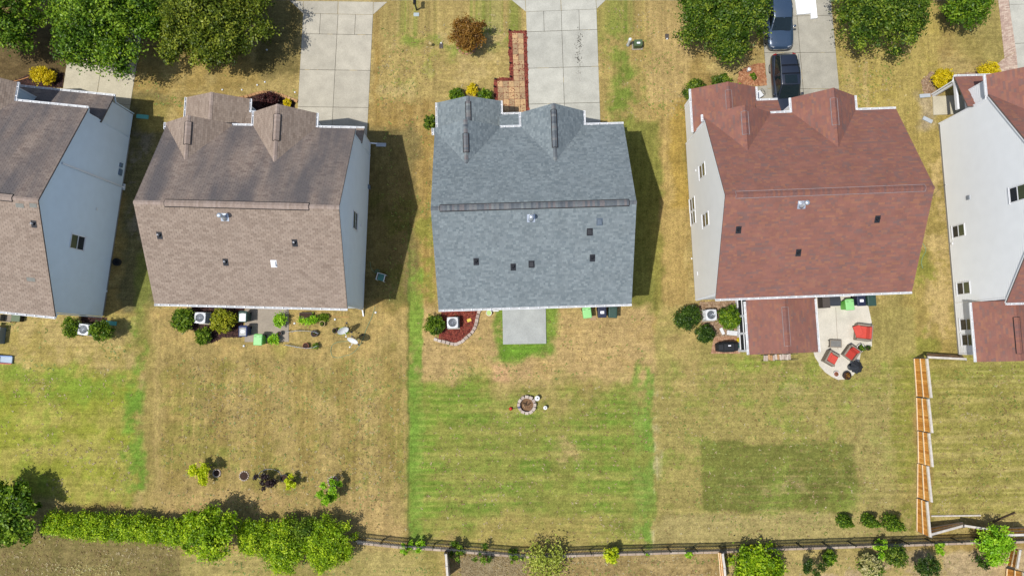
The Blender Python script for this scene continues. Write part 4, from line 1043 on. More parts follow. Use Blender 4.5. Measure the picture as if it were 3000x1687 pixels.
MB().tube([(12.5, 4.0, 3.4), (12.9, 4.0, 3.55)], .02, 6).build('dish_arm', 'dark_metal', C.root)
# ---- D: red-brown roof, cream siding
D = House('suburban_house', 'cream sided house with red-brown roof and a screened back room', (13.29, 3.29), rad(2.16), 12.6, 12.0, ZE, ZR, k=1.02)
D.main('cream_siding', 'white_trim', 'shingle_red', 'shingle_red', 'lam', 300)
front_model(D, 'cream_siding', 'shingle_red', 'shingle_red', 'lam', 310, 'ridge_red', 'vent_line_grey')
ridge_vent(D.root, (D.low_xm, 14.5, 4.15), (D.low_xm, 12.5, 4.15), 'ridge_red', 'vent_line_grey', 18, pitch=D.low_p, lw=.045)
ridge_caps(D.root, (0, D.D / 2, ZR), (D.W, D.D / 2, ZR), 'ridge_red', 11, pitch=D.pitch)
ridge_vent(D.root, (.65, D.D / 2, ZR), (12.3, D.D / 2, ZR), 'ridge_red', 'vent_line_grey', 12, pitch=D.pitch, lw=.045)
gutter(D.root, (0, 0, ZE), (D.W, 0, ZE), (0, -1, 0))
downspout(D.root, [(.3, -.08, ZE - .1), (.18, .26, ZE - .45), (.18, .26, .2)]); downspout(D.root, [(.02, 14.95, 2.9), (.2, 14.6, 2.7), (.2, 14.6, .15)]); downspout(D.root, [(D.W - .3, -.08, ZE - .1), (D.W - .3, .25, ZE - .45), (D.W - .3, .25, .2)])
D.flue('D2', 1250, 135); D.pipe_vent('D2', 655, 365); D.pipe_vent('D2', 1965, 265); D.pipe_vent('D2', 1220, 580)
D.window('D1', (291, 893), (345, 850), .95, D.wx0, -1); D.window('D1', (201, 1203), (247, 1172), .95, D.wx0, -1); D.window('D1', (211, 1330), (254, 1300), .95, D.wx0, -1); D.window('D2', (321, 290), (378, 250), .95, D.wx0, -1)
wallbox(D, 'D1', 256, 870, D.wx0, -1, (.06, .16, .16), 'white_vinyl', 'dryer_vent'); wallbox(D, 'D2', 270, 778, D.wx0, -1, (.05, .28, .22), 'white_vinyl', 'outlet_box'); wallbox(D, 'D2', 220, 636, D.wx0, -1, (.09, .12, .12), 'white_vinyl', 'hose_bib')
# its one-storey screened back room
zs = 2.75
c0, c1, c2, c3 = [D.local(at('P3', a, b, zs)) for a, b in ((930, 185), (1728, 150), (1772, 797), (970, 826))]
sx0, sx1, sy0 = (c0.x + c3.x) / 2, (c1.x + c2.x) / 2, (c2.y + c3.y) / 2; sxm = (sx0 + sx1) / 2; szp = zs + .8
slope(D.root, (sx0, sy0, zs), (sx0, .2, zs), (sxm, sy0, szp), 'shingle_red', 'lam', 340); slope(D.root, (sx1, sy0, zs), (sx1, .2, zs), (sxm, sy0, szp), 'shingle_red', 'lam', 341)
ridge_caps(D.root, (sxm, sy0, szp), (sxm, .1, szp), 'ridge_red', 14, pitch=.39); ridge_vent(D.root, (sxm, sy0 + .5, szp), (sxm, -.6, szp), 'ridge_red', 'vent_line_grey', 19, pitch=.39, lw=.045)
gutter(D.root, (sx0, sy0, zs), (sx0, -.1, zs), (-1, 0, 0)); gutter(D.root, (sx1, sy0, zs), (sx1, -.1, zs), (1, 0, 0))
for xx, sg in ((sx0 + .18, -1), (sx1 - .18, 1)):
    ya, yb = sy0 + .25, .2; mb = MB()
    mb.box((xx, (ya + yb) / 2, .25), (.1, yb - ya, .5)); mb.box((xx, (ya + yb) / 2, zs - .12), (.1, yb - ya, .16)); fr_ = mb.build('room_wall', 'white_vinyl', D.root)
    for j in range(3):
        y0_ = ya + (yb - ya) * j / 3 + .04; y1_ = ya + (yb - ya) * (j + 1) / 3 - .04; mb = MB()
        for yy in (y0_, y1_): mb.box((xx, yy, 1.52), (.11, .07, 2.05))
        mb.box((xx, (y0_ + y1_) / 2, 1.42), (.11, y1_ - y0_ - .07, .06)); mb.box((xx, (y0_ + y1_) / 2, .52), (.115, y1_ - y0_, .06)); wn_ = mb.build('screen_frame', 'white_vinyl', fr_)
        MB().box((xx, (y0_ + y1_) / 2, .98), (.02, y1_ - y0_ - .08, .82)).build('screen', 'screen_black', fr_); MB().box((xx, (y0_ + y1_) / 2, 2.02), (.02, y1_ - y0_ - .08, 1.1)).build('screen', 'screen_black', fr_)
mb = MB(); siding(mb, (sx0 + .18, sy0 + .25), (sx1 - .18, sy0 + .25), .1, zs + .05, szp - .1); mb.build('room_end_wall', 'cream_siding', D.root)
MB().box((sx0 + .18, sy0 + .25, 1.3), (.14, .14, 2.6)).build('corner_trim', 'white_vinyl', D.root)
# ---- A: far left house
th = rad(-5.8); BRw = Vector((-29.75, 2.12))
Ao = BRw - Vector((math.cos(th), math.sin(th))) * 12.2
A = House('suburban_house', 'blue sided house with dark taupe roof, white conduit on its side wall', Ao, th, 12.2, 14.0, ZE, 8.95)
A.main('blue_siding', 'blue_trim', 'shingle_taupe', 'shingle_taupe_stained', 'tab', 400)
ridge_caps(A.root, (0, 7, 8.95), (12.2, 7, 8.95), 'ridge_taupe', 21, pitch=A.pitch); ridge_vent(A.root, (2, 7, 8.95), (10.6, 7, 8.95), 'ridge_taupe', 'vent_line', 22, pitch=A.pitch)
gutter(A.root, (0, 0, ZE), (12.2, 0, ZE), (0, -1, 0)); gutter(A.root, (7.35, 14.0, ZE), (12.2, 14.0, ZE), (0, 1, 0))
A.gable(2.9, 7.2, 15.3, 11.2, ZE, 7.2, 'shingle_taupe', 'tab', 410, 'blue_siding', 3.0, ybg=14.0)
slope(A.root, (0, 15.8, 3.0), (12.2, 15.8, 3.0), (0, 13.6, 4.0), 'shingle_taupe_stained', 'tab', 420)
gutter(A.root, (0, 15.8, 3.0), (12.25, 15.8, 3.0), (0, 1, 0))
mb = MB(); siding(mb, (A.wx1, 13.6), (A.wx1, 15.4), .2, 3.0); siding(mb, (A.wx1, 15.4), (A.wx0, 15.4), .2, 2.95); mb.build('garage_wall', 'blue_siding', A.root)
mb = MB().quad((A.wx1, 13.6, 3.0), (A.wx1 + .0, 15.4, 3.0), (A.wx1, 13.6, 3.88)).build('garage_cheek', 'blue_siding', A.root)
downspout(A.root, [(12.12, 14.08, ZE - .1), (12.05, 13.75, ZE - .4), (12.05, 13.75, 4.1)], 'white_trim'); downspout(A.root, [(12.15, 15.9, 2.9), (12.15, 15.48, 2.6), (12.15, 15.48, .2)], 'blue_trim')
downspout(A.root, [(11.9, -.08, ZE - .1), (12.05, .2, ZE - .45), (12.05, .2, .2)], 'blue_trim')
MB().box((12.75, 15.35, .06), (.9, .3, .1)).build('splash_block', 'plastic_teal', A.root, bevel=.02); MB().box((12.75, -.15, .06), (.75, .3, .1)).build('splash_block', 'plastic_teal', A.root, bevel=.02)
A.pipe_vent('A2', 222, 460, 'white_vinyl')
A.window('A2', (547, 592), (456, 566), 1.0, A.wx1, 1, ('window_dark', 'window_green'))
p0, p1 = A.hit('A2', 400, 62, A.wx1), A.hit('A2', 805, 222, A.wx1)
MB().bar((A.wx1 + .05, p0.y, p0.z), (A.wx1 + .07, p1.y, p1.z), .13, .11).build('conduit', 'white_vinyl', A.root)
for a, b, sz, m in ((785, 75, (.12, .3, .3), 'meter_grey'), (780, 122, (.12, .45, .35), 'meter_grey'), (808, 220, (.14, .45, .4), 'plastic_white'), (812, 262, (.12, .25, .3), 'meter_grey'), (830, 122, (.1, .12, .25), 'galvanised'), (628, 362, (.06, .18, .18), 'white_vinyl'), (693, 897, (.05, .14, .14), 'white_vinyl')):
    wallbox(A, 'A2', a, b, A.wx1, 1, sz, m)
for a, b, w_ in ((130, 340, .5), (218, 340, .45), (203, 822, .55)):      # replaced shingles on the back slope
    p = A.roof_hit('A2', a, b); mb = MB(); sl = A.pitch
    mb.quad(*[(p.x + dx, p.y + dy, p.z + sl * dy + .024) for dx, dy in ((-w_ / 2, -.12), (w_ / 2, -.12), (w_ / 2, .12), (-w_ / 2, .12))]).build('patch_shingle', 'soffit_taupe', A.root)
# ---- E: far right house
E = House('suburban_house', 'white sided house with red-brown roof behind the wooden fence', (32.2, 3.02), rad(1.7), 12.4, 14.0, 5.7, 10.85)
E.main('white_siding', 'white_trim', 'shingle_red', 'shingle_red', 'lam', 500)
ridge_caps(E.root, (0, 7, 10.85), (12.4, 7, 10.85), 'ridge_red', 31, pitch=E.pitch); gutter(E.root, (0, 0, 5.7), (12.4, 0, 5.7), (0, -1, 0))
E.gable(0.0, 4.6, 15.3, 11.0, 5.7, 7.3, 'shingle_red', 'lam', 510, 'white_siding', 3.0, ybg=13.9, gut=(1, 1), clip=13.75)
slope(E.root, (-.35, 16.25, 3.0), (5.2, 16.25, 3.0), (-.35, 13.7, 4.15), 'shingle_red', 'lam', 520); gutter(E.root, (-.35, 16.25, 3.0), (5.2, 16.25, 3.0), (0, 1, 0))
MB().box((2.4, 15.95, 2.72), (5.3, .14, .26)).build('porch_beam', 'white_vinyl', E.root); MB().box((-.14, 15.0, 2.72), (.14, 2.1, .26)).build('porch_beam', 'white_vinyl', E.root)
for xx in (-.1, 2.5, 5.0): MB().box((xx, 15.93, 1.3), (.14, .14, 2.6)).build('porch_post', 'white_vinyl', E.root)
downspout(E.root, [(-.3, 16.33, 2.9), (-.28, 16.05, 2.7), (-.28, 16.02, .15)]); downspout(E.root, [(-.05, 13.95, 5.7 - .1), (.05, 13.75, 5.7 - .3), (.05, 13.75, .15)])
MB().box((-.75, 15.95, .07), (.8, .28, .1), .05).build('splash_block', 'splash_grey', E.root, bevel=.02); MB().box((-.7, 14.1, .07), (.75, .28, .1), -.5).build('splash_block', 'splash_grey', E.root, bevel=.02)
for bt, tp, wd in (((463, 437), (550, 415), .9), ((496, 838), (589, 824), .9), ((518, 1092), (612, 1083), .85), ((529, 1201), (620, 1192), .85), ((868, 182), (985, 140), 1.0)):
    E.window('E2', bt, tp, wd, E.wx0, -1)
wallbox(E, 'E2', 576, 191, E.wx0, -1, (.08, .3, .3), 'soffit_grey'); wallbox(E, 'E2', 461, 516, E.wx0, -1, (.08, .16, .16), 'white_vinyl', 'hose_bib'); wallbox(E, 'E2', 416, 100, E.wx0, -1, (.05, .1, .1), 'white_vinyl', 'cable_box')
# its one-storey back room
zs = 3.0; x0_, x1_, y0_ = -.5, 4.3, -3.85; xm_ = (x0_ + x1_) / 2; zp_ = 3.85
slope(E.root, (x0_, y0_, zs), (x0_, .25, zs), (xm_, y0_, zp_), 'shingle_red', 'lam', 540); slope(E.root, (x1_, y0_, zs), (x1_, .25, zs), (xm_, y0_, zp_), 'shingle_red', 'lam', 541)
ridge_caps(E.root, (xm_, y0_, zp_), (xm_, .1, zp_), 'ridge_red', 33, pitch=.35); ridge_vent(E.root, (xm_, y0_ + .5, zp_), (xm_, -.9, zp_), 'ridge_red', 'vent_line', 34, pitch=.35, lw=.05)
gutter(E.root, (x0_, y0_, zs), (x0_, .2, zs), (-1, 0, 0)); gutter(E.root, (x1_, y0_, zs), (x1_, -.1, zs), (1, 0, 0))
mb = MB(); siding(mb, (E.wx0, .3), (E.wx0, y0_ + .5), .2, zs + .1); siding(mb, (E.wx0, y0_ + .5), (x1_ - .4, y0_ + .5), .2, zs + .1, zp_ - .1); siding(mb, (x1_ - .4, y0_ + .5), (x1_ - .4, .3), .2, zs + .05); mb.build('room_wall', 'white_siding', E.root)
MB().prism([(E.wx0 + .01, y0_ + .51), (x1_ - .41, y0_ + .51), (x1_ - .41, .3), (E.wx0 + .01, .3)], -.1, .22).build('foundation', 'foundation', E.root)
MB().box((E.wx0, y0_ + .5, 1.6), (.1, .1, 2.8)).build('corner_trim', 'white_trim', E.root)
# ------------------------------------------------------------------ trees and shrubs
def gp(u, v, z): return ground(u, v, z)
tree('large oak with bright green crown shading the cream driveway', gp(304, 44, 4.0), 4.15, 4.0, 7, 52000, .19, 'leaf_oak', 11, lobes=8, group=None)
tree('large olive green tree between the cream and grey driveways', gp(624, 32, 3.9), 4.0, 3.9, 7, 52000, .18, 'leaf_olive', 12, lobes=8)
tree('green tree over bare soil left of the big oak', gp(-12, 28, 3.8), 2.9, 3.8, 6, 26000, .19, 'leaf_oak', 13, lobes=7)
tree('dark green tree overhanging the blue parked car', gp(2122, 34, 3.4), 3.25, 3.4, 6, 38000, .18, 'leaf_deep', 14, lobes=8)
tree('dark green tree between the car driveway and the paver path', gp(2592, 2, 3.4), 3.45, 3.4, 6, 38000, .18, 'leaf_deep', 15, lobes=8)
tree('small bright green tree near the pink paver path', gp(2832, 6, 2.4), 1.75, 2.4, 4, 9000, .18, 'leaf_oak', 16, lobes=6)
tree('small red-leaved maple on the front lawn with a stone ring', gp(1374, 100, 1.7), 1.3, 1.7, 3, 7000, .15, 'leaf_red', 17, lobes=6, shell=.35)
tree('dark tree at the left end of the back hedge', gp(14, 1502, 1.9), 2.2, 1.9, 5, 13000, .23, 'leaf_oak', 18, lobes=7)
tree('tall shrubby tree standing out of the back hedge', gp(616, 1562, 2.0), 1.9, 2.0, 4, 12000, .17, 'leaf_hedge', 19, lobes=6, squash=1.0)
# the hedge
hx0, hx1 = at('L6', 560, 740, 1.0), at('L6', 2040, 850, 1.0)
hd = thing('hedge', 'long clipped bright green hedge along the back boundary', 'hedge', (hx0.x, hx0.y, 0), math.atan2(hx1.y - hx0.y, hx1.x - hx0.x))
HL = (hx1 - hx0).length; rgh = random.Random(3)
hb = [(k * .55, rgh.uniform(-.12, .12), .85 + rgh.uniform(-.1, .15), .62, .78 + rgh.uniform(-.1, .14), .85) for k in range(int(HL / .55) + 1)]
foliage('foliage', hb, 40000, .12, 'leaf_hedge', hd, 31, per=22, spread=.12, shell=.6)
mb = MB()
for k in range(0, int(HL), 1): mb.tube([(k, 0, -.03), (k + .05, .02, .9)], .04, 6, .015)
mb.build('stem', 'bark', hd)
for i, (u, v, R_, z, m, lb) in enumerate(((742, 1572, 1.25, 1.1, 'leaf_hedge', 'low bushy shrub beside the tall shrubby tree of the back boundary'), (830, 1600, 1.7, 1.35, 'leaf_hedge', 'wide bright green shrub in the middle of the back boundary clump'),
        (958, 1590, 1.75, 1.4, 'leaf_hedge', 'rounded green shrub where the black metal fence begins'), (885, 1562, 1.2, 1.2, 'leaf_shrub', 'small dark shrub wedged between two boundary shrubs'))):
    tree(lb, gp(u, v, z), R_, z, 3, int(6000 * R_ * R_), .125, m, 41 + i, lobes=6, name='shrub', cat='shrub', foli='foliage', stem='stem', group='shrubs of the back boundary')
shrub('yellow-leaved twig bush among the back boundary shrubs', 'L7', 1370, 1060, 16, .9, 500, 'leaf_lime', 47, .12)
# shrubs at the houses
S_ = [('round green shrub left of the air conditioner of the taupe roofed house', 'P1', 330, 365, 40, .75, 4200, 'leaf_shrub'), ('small round shrub in front of that air conditioner by the gravel', 'P1', 548, 545, 28, .5, 2200, 'leaf_shrub'),
      ('yellow-green shrub between the air conditioner and the patio bins', 'P1', 775, 385, 40, .8, 4200, 'leaf_yellowgreen'), ('round green shrub at the corner of the red mulch bed', 'P2', 270, 330, 32, .7, 3400, 'leaf_shrub'),
      ('large dark shrub at the back corner of the cream sided house', 'P3', 250, 405, 42, .8, 4600, 'leaf_dark'), ('dark shrub just behind the brick pad with the grill', 'P3', 455, 580, 31, .6, 2800, 'leaf_dark'), ('bright green shrub against the screened room', 'P3', 735, 400, 39, .75, 4000, 'leaf_oak'),
      ('round dark shrub left of the air conditioner at the leftmost house', 'A3', 1280, 600, 34, .7, 3000, 'leaf_shrub'), ('tall dark shrub covering the air conditioner at the leftmost house', 'A3', 1800, 660, 36, 1.2, 3400, 'leaf_shrub'),
      ('rounded green shrub left of the golden shrub by the front room', 'T2', 1850, 815, 25, .55, 2200, 'leaf_shrub'), ('rounded green shrub between the golden shrub and the paver walk', 'T3', 65, 820, 26, .55, 2200, 'leaf_shrub'),
      ('dense green shrub at the front corner of the cream sided house', 'T4', 340, 1040, 40, .7, 3600, 'leaf_deep'), ('dense green shrub in front of the red roofed front room', 'T4', 650, 965, 36, .6, 3000, 'leaf_deep'), ('low bright plant beside the entry slab', 'T4', 850, 985, 9, .2, 400, 'leaf_bright'), ('small green plant in the red clay soil', 'T4', 1005, 880, 12, .2, 500, 'leaf_shrub')]
for i, (lb, fr, a, b, rp_, z, n, m) in enumerate(S_): shrub(lb, fr, a, b, rp_, z, n, m, 60 + i)
G_ = [('small golden shrub in the dark mulch bed by the driveway', 'T2', 412, 875, 15, .4, 1300, 1, 1), ('golden shrub between two green ones by the front room', 'T2', 1980, 765, 20, .5, 1800, 1, 1), ('wide golden shrub beside the cream driveway', 'A1', 375, 650, 36, .55, 3600, 1.2, .75),
      ('large golden ball shrub at the porch of the white house', 'E1', 1365, 762, 38, .65, 4200, 1, 1), ('golden ball shrub half hidden by the porch gutter of the white house', 'E1', 1805, 705, 38, .65, 4200, 1, 1)]
for i, (lb, fr, a, b, rp_, z, n, sx, sy) in enumerate(G_): shrub(lb, fr, a, b, rp_, z, n, 'leaf_gold', 90 + i, .11, sx=sx, sy=sy, group='golden shrubs in the front beds')
shrub('dark plum-leaved shrub in the mulch behind the curved edging', 'T2', 255, 840, 30, .45, 2400, 'leaf_plum', 96, .12, sx=1.3, sy=.7)
for i, (a, b, lb) in enumerate(((1605, 1050, 'narrow upright evergreen at the side wall of the blue-grey roofed house, outer one'), (1645, 1040, 'narrow upright evergreen tucked against the gutter of the blue-grey roofed house'))):
    shrub(lb, 'T2', a, b, 17, .9, 2400, 'leaf_deep', 98 + i, .11, sx=.7, sy=1.45)
# three clipped cones
for i, (a, b, h, r) in enumerate(((1198, 106, 1.9, .50), (1382, 102, 2.1, .50), (1535, 112, 2.7, .64))):
    p = at('R8', a, b); t = thing('cone_evergreen', ('small', 'medium', 'largest')[i] + ' clipped cone evergreen of the three on the back lawn', 'evergreen', p, 0, 'clipped cones on the back lawn')
    bl = [(0, 0, h * (.1 + .82 * k / 13), r * (1 - k / 13.8) ** .8, r * (1 - k / 13.8) ** .8, h * .1) for k in range(14)]
    foliage('foliage', bl, 6000, .075, 'leaf_oak', t, 120 + i, per=12, spread=.03, shell=.8); MB().tube([(0, 0, -.03), (0, 0, h * .8)], .04, 6, .01).build('stem', 'bark', t)
# plants along and beyond the black fence
W_ = [('small leafy sapling at the left end of the black fence', 'L7', 2375, 1040, 18, .9, 700, 'leaf_bright'), ('leafy sapling beside the first one at the black fence', 'L7', 2510, 1035, 17, .9, 600, 'leaf_bright'), ('leafy vine clump over the fence above the grey post', 'L8', 450, 370, 24, .8, 800, 'leaf_oak'), ('trailing weeds with bare twigs on the black fence', 'L8', 690, 390, 26, .8, 600, 'leaf_oak'),
      ('low weeds left of the wispy shrub', 'L8', 1000, 415, 20, .5, 700, 'leaf_oak'), ('round lime green shrub standing through the black fence', 'L8', 1905, 405, 25, 1.0, 2200, 'leaf_lime'), ('tiny weed at the black fence', 'L8', 2245, 393, 6, .2, 120, 'leaf_bright'), ('bright sprig at the fence over the grey fence panel', 'R8', 45, 365, 14, .5, 350, 'leaf_bright'), ('bright sprig on the fence behind the broad shrub', 'R8', 515, 310, 9, .8, 220, 'leaf_lime'),
      ('round clipped green shrub beyond the black fence', 'R8', 1110, 392, 25, .6, 2400, 'leaf_oak'), ('sparse dark little tree casting a long shadow beyond the fence', 'R8', 985, 480, 30, 1.4, 1300, 'leaf_dark'), ('bright weeds climbing the black fence by the dark shrub', 'R8', 1505, 330, 22, .8, 900, 'leaf_bright'), ('dark rounded shrub right of the cream blossom', 'R8', 1610, 388, 36, .9, 3000, 'leaf_deep'), ('dark spreading shrub below the corner of the wooden fence', 'R8', 1850, 460, 38, 1.2, 2400, 'leaf_dark'), ('small bright shrub on the pale soil beyond the fence', 'R8', 1953, 340, 17, .4, 900, 'leaf_bright'),
      ('sparse dark shrub beside the lower wooden fence', 'R8', 2287, 425, 26, .8, 700, 'leaf_dark'), ('green shrub below the cream blossom', 'R8', 1420, 470, 42, .7, 3000, 'leaf_shrub')]
for i, (lb, fr, a, b, rp_, z, n, m) in enumerate(W_):
    if n < 1400 and rp_ > 15: scraggly(lb, fr, a, b, rp_ * 1.15, z, n, m, 140 + i, .15, 'shrub', 'shrub')
    else: shrub(lb, fr, a, b, rp_, z, n, m, 140 + i, shell=.35)
shrub('cream flowering shrub beyond the black fence', 'R8', 1410, 455, 36, .95, 1500, 'leaf_cream', 170, .13, shell=.8)
tree('broad leafy shrub beside the grey fence panel', at('R8', 570, 505, 1.1), 1.85, 1.1, 3, 12000, .17, 'leaf_hedge', 171, lobes=7, name='shrub', cat='shrub', foli='foliage', stem='stem')
tree('bright green young tree at the lower wooden fence', at('R8', 2365, 308, 1.8), 1.2, 1.8, 3, 5200, .16, 'leaf_bright', 172, lobes=6)
tree('wispy pale green shrub growing through the black fence', at('L8', 1285, 500, 1.3), 1.6, 1.3, 3, 1800, .17, 'leaf_wispy', 173, lobes=8, shell=.15, spread=.28, per=16, name='shrub', cat='shrub', foli='foliage', stem='stem')
# young plants in B's back garden
for i, (lb, fr, a, b, rp_, z, n, m) in enumerate((('yellow-green sapling in a white stone ring on the brown lawn', 'L7', 280, 290, 32, 1.3, 1700, 'leaf_lime'), ('blackish purple-leaved sapling beside the metal hoop', 'L7', 925, 380, 28, 1.2, 700, 'leaf_black'), ('small lime green sapling beside the black pot', 'L7', 1215, 390, 20, .9, 700, 'leaf_lime'), ('bright green young tree with a white ring on the brown lawn', 'L7', 1605, 470, 28, 1.5, 1500, 'leaf_bright'))):
    scraggly(lb, fr, a, b, rp_ * 1.12, z, int(n * 1.7), m, 180 + i)
# straw and weeds lying south of the fence
g = np.random.default_rng(77); mb = MB()
for k in range(900):
    a, b = g.uniform(480, 1100), g.uniform(420, 600)
    p = at('L8', a, b); an = g.uniform(0, 6.28); l_ = g.uniform(.12, .38); d_ = Vector((math.cos(an), math.sin(an), 0)) * l_; s_ = Vector((-d_.y, d_.x, 0)).normalized() * .012; z = Vector((0, 0, g.uniform(.02, .1)))
    mb.quad(p - d_ - s_ + z, p + d_ - s_ + z, p + d_ + s_ + z, p - d_ + s_ + z); mb.r.append(g.uniform())
tag(mb.build('dry_straw', 'straw', kind='stuff'), 'loose dry straw lying below the black fence', 'straw')
mb = MB()
for k in range(130):
    a = g.uniform(540, 1360); b = 1225 + g.normal(0, 26) + (45 if a > 1200 else 0); p = at('L6', a, b); r_ = g.uniform(.02, .055); z = g.uniform(.03, .15); an = g.uniform(0, 6.28)
    mb.quad(*[(p.x + math.cos(an + q) * r_, p.y + math.sin(an + q) * r_, z + g.uniform(-.02, .02)) for q in (0, 1.57, 3.14, 4.71)]); mb.r.append(g.uniform())
tag(mb.build('white_flowers', 'leaf_cream', kind='stuff'), 'small white wildflowers in the rough ground below the hedge', 'flowers')

# scattered weeds and tufts standing in the lawns
def tufts(name, label, boxes, mat, seed, size=(.05, .13), hmax=.045, cat='weeds'):
    g = np.random.default_rng(seed); mb = MB()
    for x0, x1, y0, y1, n in boxes:
        cx = g.uniform(0, 1, (max(2, n // 14), 2))
        for k in range(n):
            c = cx[g.integers(len(cx))]; q = c + g.normal(0, .07, 2); 
            if not (0 < q[0] < 1 and 0 < q[1] < 1): q = g.uniform(0, 1, 2)
            p = at('V', x0 + (x1 - x0) * q[0], y0 + (y1 - y0) * q[1]); r_ = g.uniform(*size); v = g.uniform()
            for j in range(3):
                an = g.uniform(0, 6.28); d = Vector((math.cos(an), math.sin(an), 0)); e = Vector((-d.y, d.x, 0)); z = Vector((0, 0, g.uniform(.02, hmax)))
                mb.quad(p - e * r_ * .22 + Vector((0, 0, .012)), p + e * r_ * .22 + Vector((0, 0, .012)), p + d * r_ + e * r_ * .16 + z, p + d * r_ - e * r_ * .16 + z); mb.r.append(float(np.clip(v + g.normal(0, .15), 0, 1)))
    o = mb.build(name, mat, kind='stuff'); return tag(o, label, cat)
leafm('weed_green', (98, 116, 50), (126, 140, 62), (152, 160, 84), k=.85)
leafm('weed_straw', (168, 146, 96), (196, 174, 124), (214, 200, 156), k=.62)
leafm('weed_brown', (128, 106, 66), (150, 126, 80), (164, 142, 94), k=.75)
tufts('lawn_weeds', 'scattered green weeds growing in the dry lawns', ((400, 1020, 900, 1320, 700), (1660, 2290, 910, 1350, 700), (1050, 1630, 790, 960, 220), (2360, 2570, 920, 1330, 200), (950, 1090, 20, 760, 260), (1510, 1720, 20, 300, 200), (350, 750, 180, 300, 90), (2110, 2340, 90, 300, 140), (0, 330, 810, 930, 110), (460, 1110, 1395, 1449, 150), (1130, 2500, 1400, 1449, 240)), 'weed_green', 301)
tufts('straw_tufts', 'bleached straw tufts standing in the lawns', ((0, 330, 930, 1250, 340), (1050, 1630, 960, 1370, 620), (400, 1020, 900, 1340, 600), (1660, 2290, 910, 1350, 560), (2360, 2570, 920, 1330, 300), (950, 1310, 20, 240, 220), (1510, 1720, 20, 300, 200), (2110, 2340, 90, 300, 160), (1130, 2500, 1400, 1449, 420), (0, 450, 1345, 1449, 260)), 'weed_straw', 302, (.04, .12), .06)
tufts('brown_tufts', 'dry brown grass clumps in the lawns', ((400, 1020, 900, 1340, 700), (1660, 2290, 910, 1350, 500), (1050, 1630, 790, 1370, 360), (950, 1090, 20, 760, 220), (0, 450, 1345, 1449, 420), (1130, 1800, 1400, 1449, 300), (2360, 2570, 920, 1330, 260)), 'weed_brown', 303, (.04, .12), .06)
# ------------------------------------------------------------------ fences
def fence_rail_line():
    L_ = [('L7', 1845, 978), ('L7', 2320, 1030), ('L8', 170, 335), ('L8', 360, 348), ('L8', 560, 368), ('L8', 900, 396), ('L8', 1100, 410), ('L8', 1480, 402), ('L8', 1840, 388), ('L8', 2140, 383), ('L8', 2576, 368), ('R8', 240, 345), ('R8', 640, 327), ('R8', 840, 318), ('R8', 1250, 305), ('R8', 1440, 299), ('R8', 1840, 286), ('R8', 2300, 271), ('R8', 2700, 262)]
    return [at(f, a, b, 1.2) for f, a, b in L_]
rl = fence_rail_line()
rl = [p for p in rl]
mf = thing('metal_fence', 'black metal picket fence running along the back of the yards', 'fence', (0, 0, 0))
cum = [0]
for a, b in zip(rl[:-1], rl[1:]): cum.append(cum[-1] + (b.xy - a.xy).length)
def along(s):
    s = max(0, min(cum[-1], s))
    for i in range(len(rl) - 1):
        if s <= cum[i + 1]:
            t = (s - cum[i]) / max(1e-6, cum[i + 1] - cum[i]); p = rl[i].lerp(rl[i + 1], t); return Vector((p.x, p.y, 0))
    return Vector((rl[-1].x, rl[-1].y, 0))
NP = int(cum[-1] / 1.83); sp = cum[-1] / NP
post = None; pk = MB()
for i in range(NP + 1):
    p = along(i * sp)
    if post is None:
        mb = MB().box((0, 0, .62), (.075, .075, 1.3)); mb.box((0, 0, 1.285), (.085, .085, .03)); post = mb.build('post', 'aluminium_fence', mf); post.location = p
    else: shared(post, mf, p)
    if i < NP:
        q = along((i + 1) * sp)
        for z in (.12, .95, 1.18): MB().bar((p.x, p.y, z), (q.x, q.y, z), .04, .045).build('rail', 'aluminium_fence', mf)
        d = q - p
        for k in range(1, 17):
            c = p + d * (k / 17.0); pk.box((c.x, c.y, .66), (.024, .024, 1.12))
pk.build('pickets', 'aluminium_fence', mf, kind='stuff')
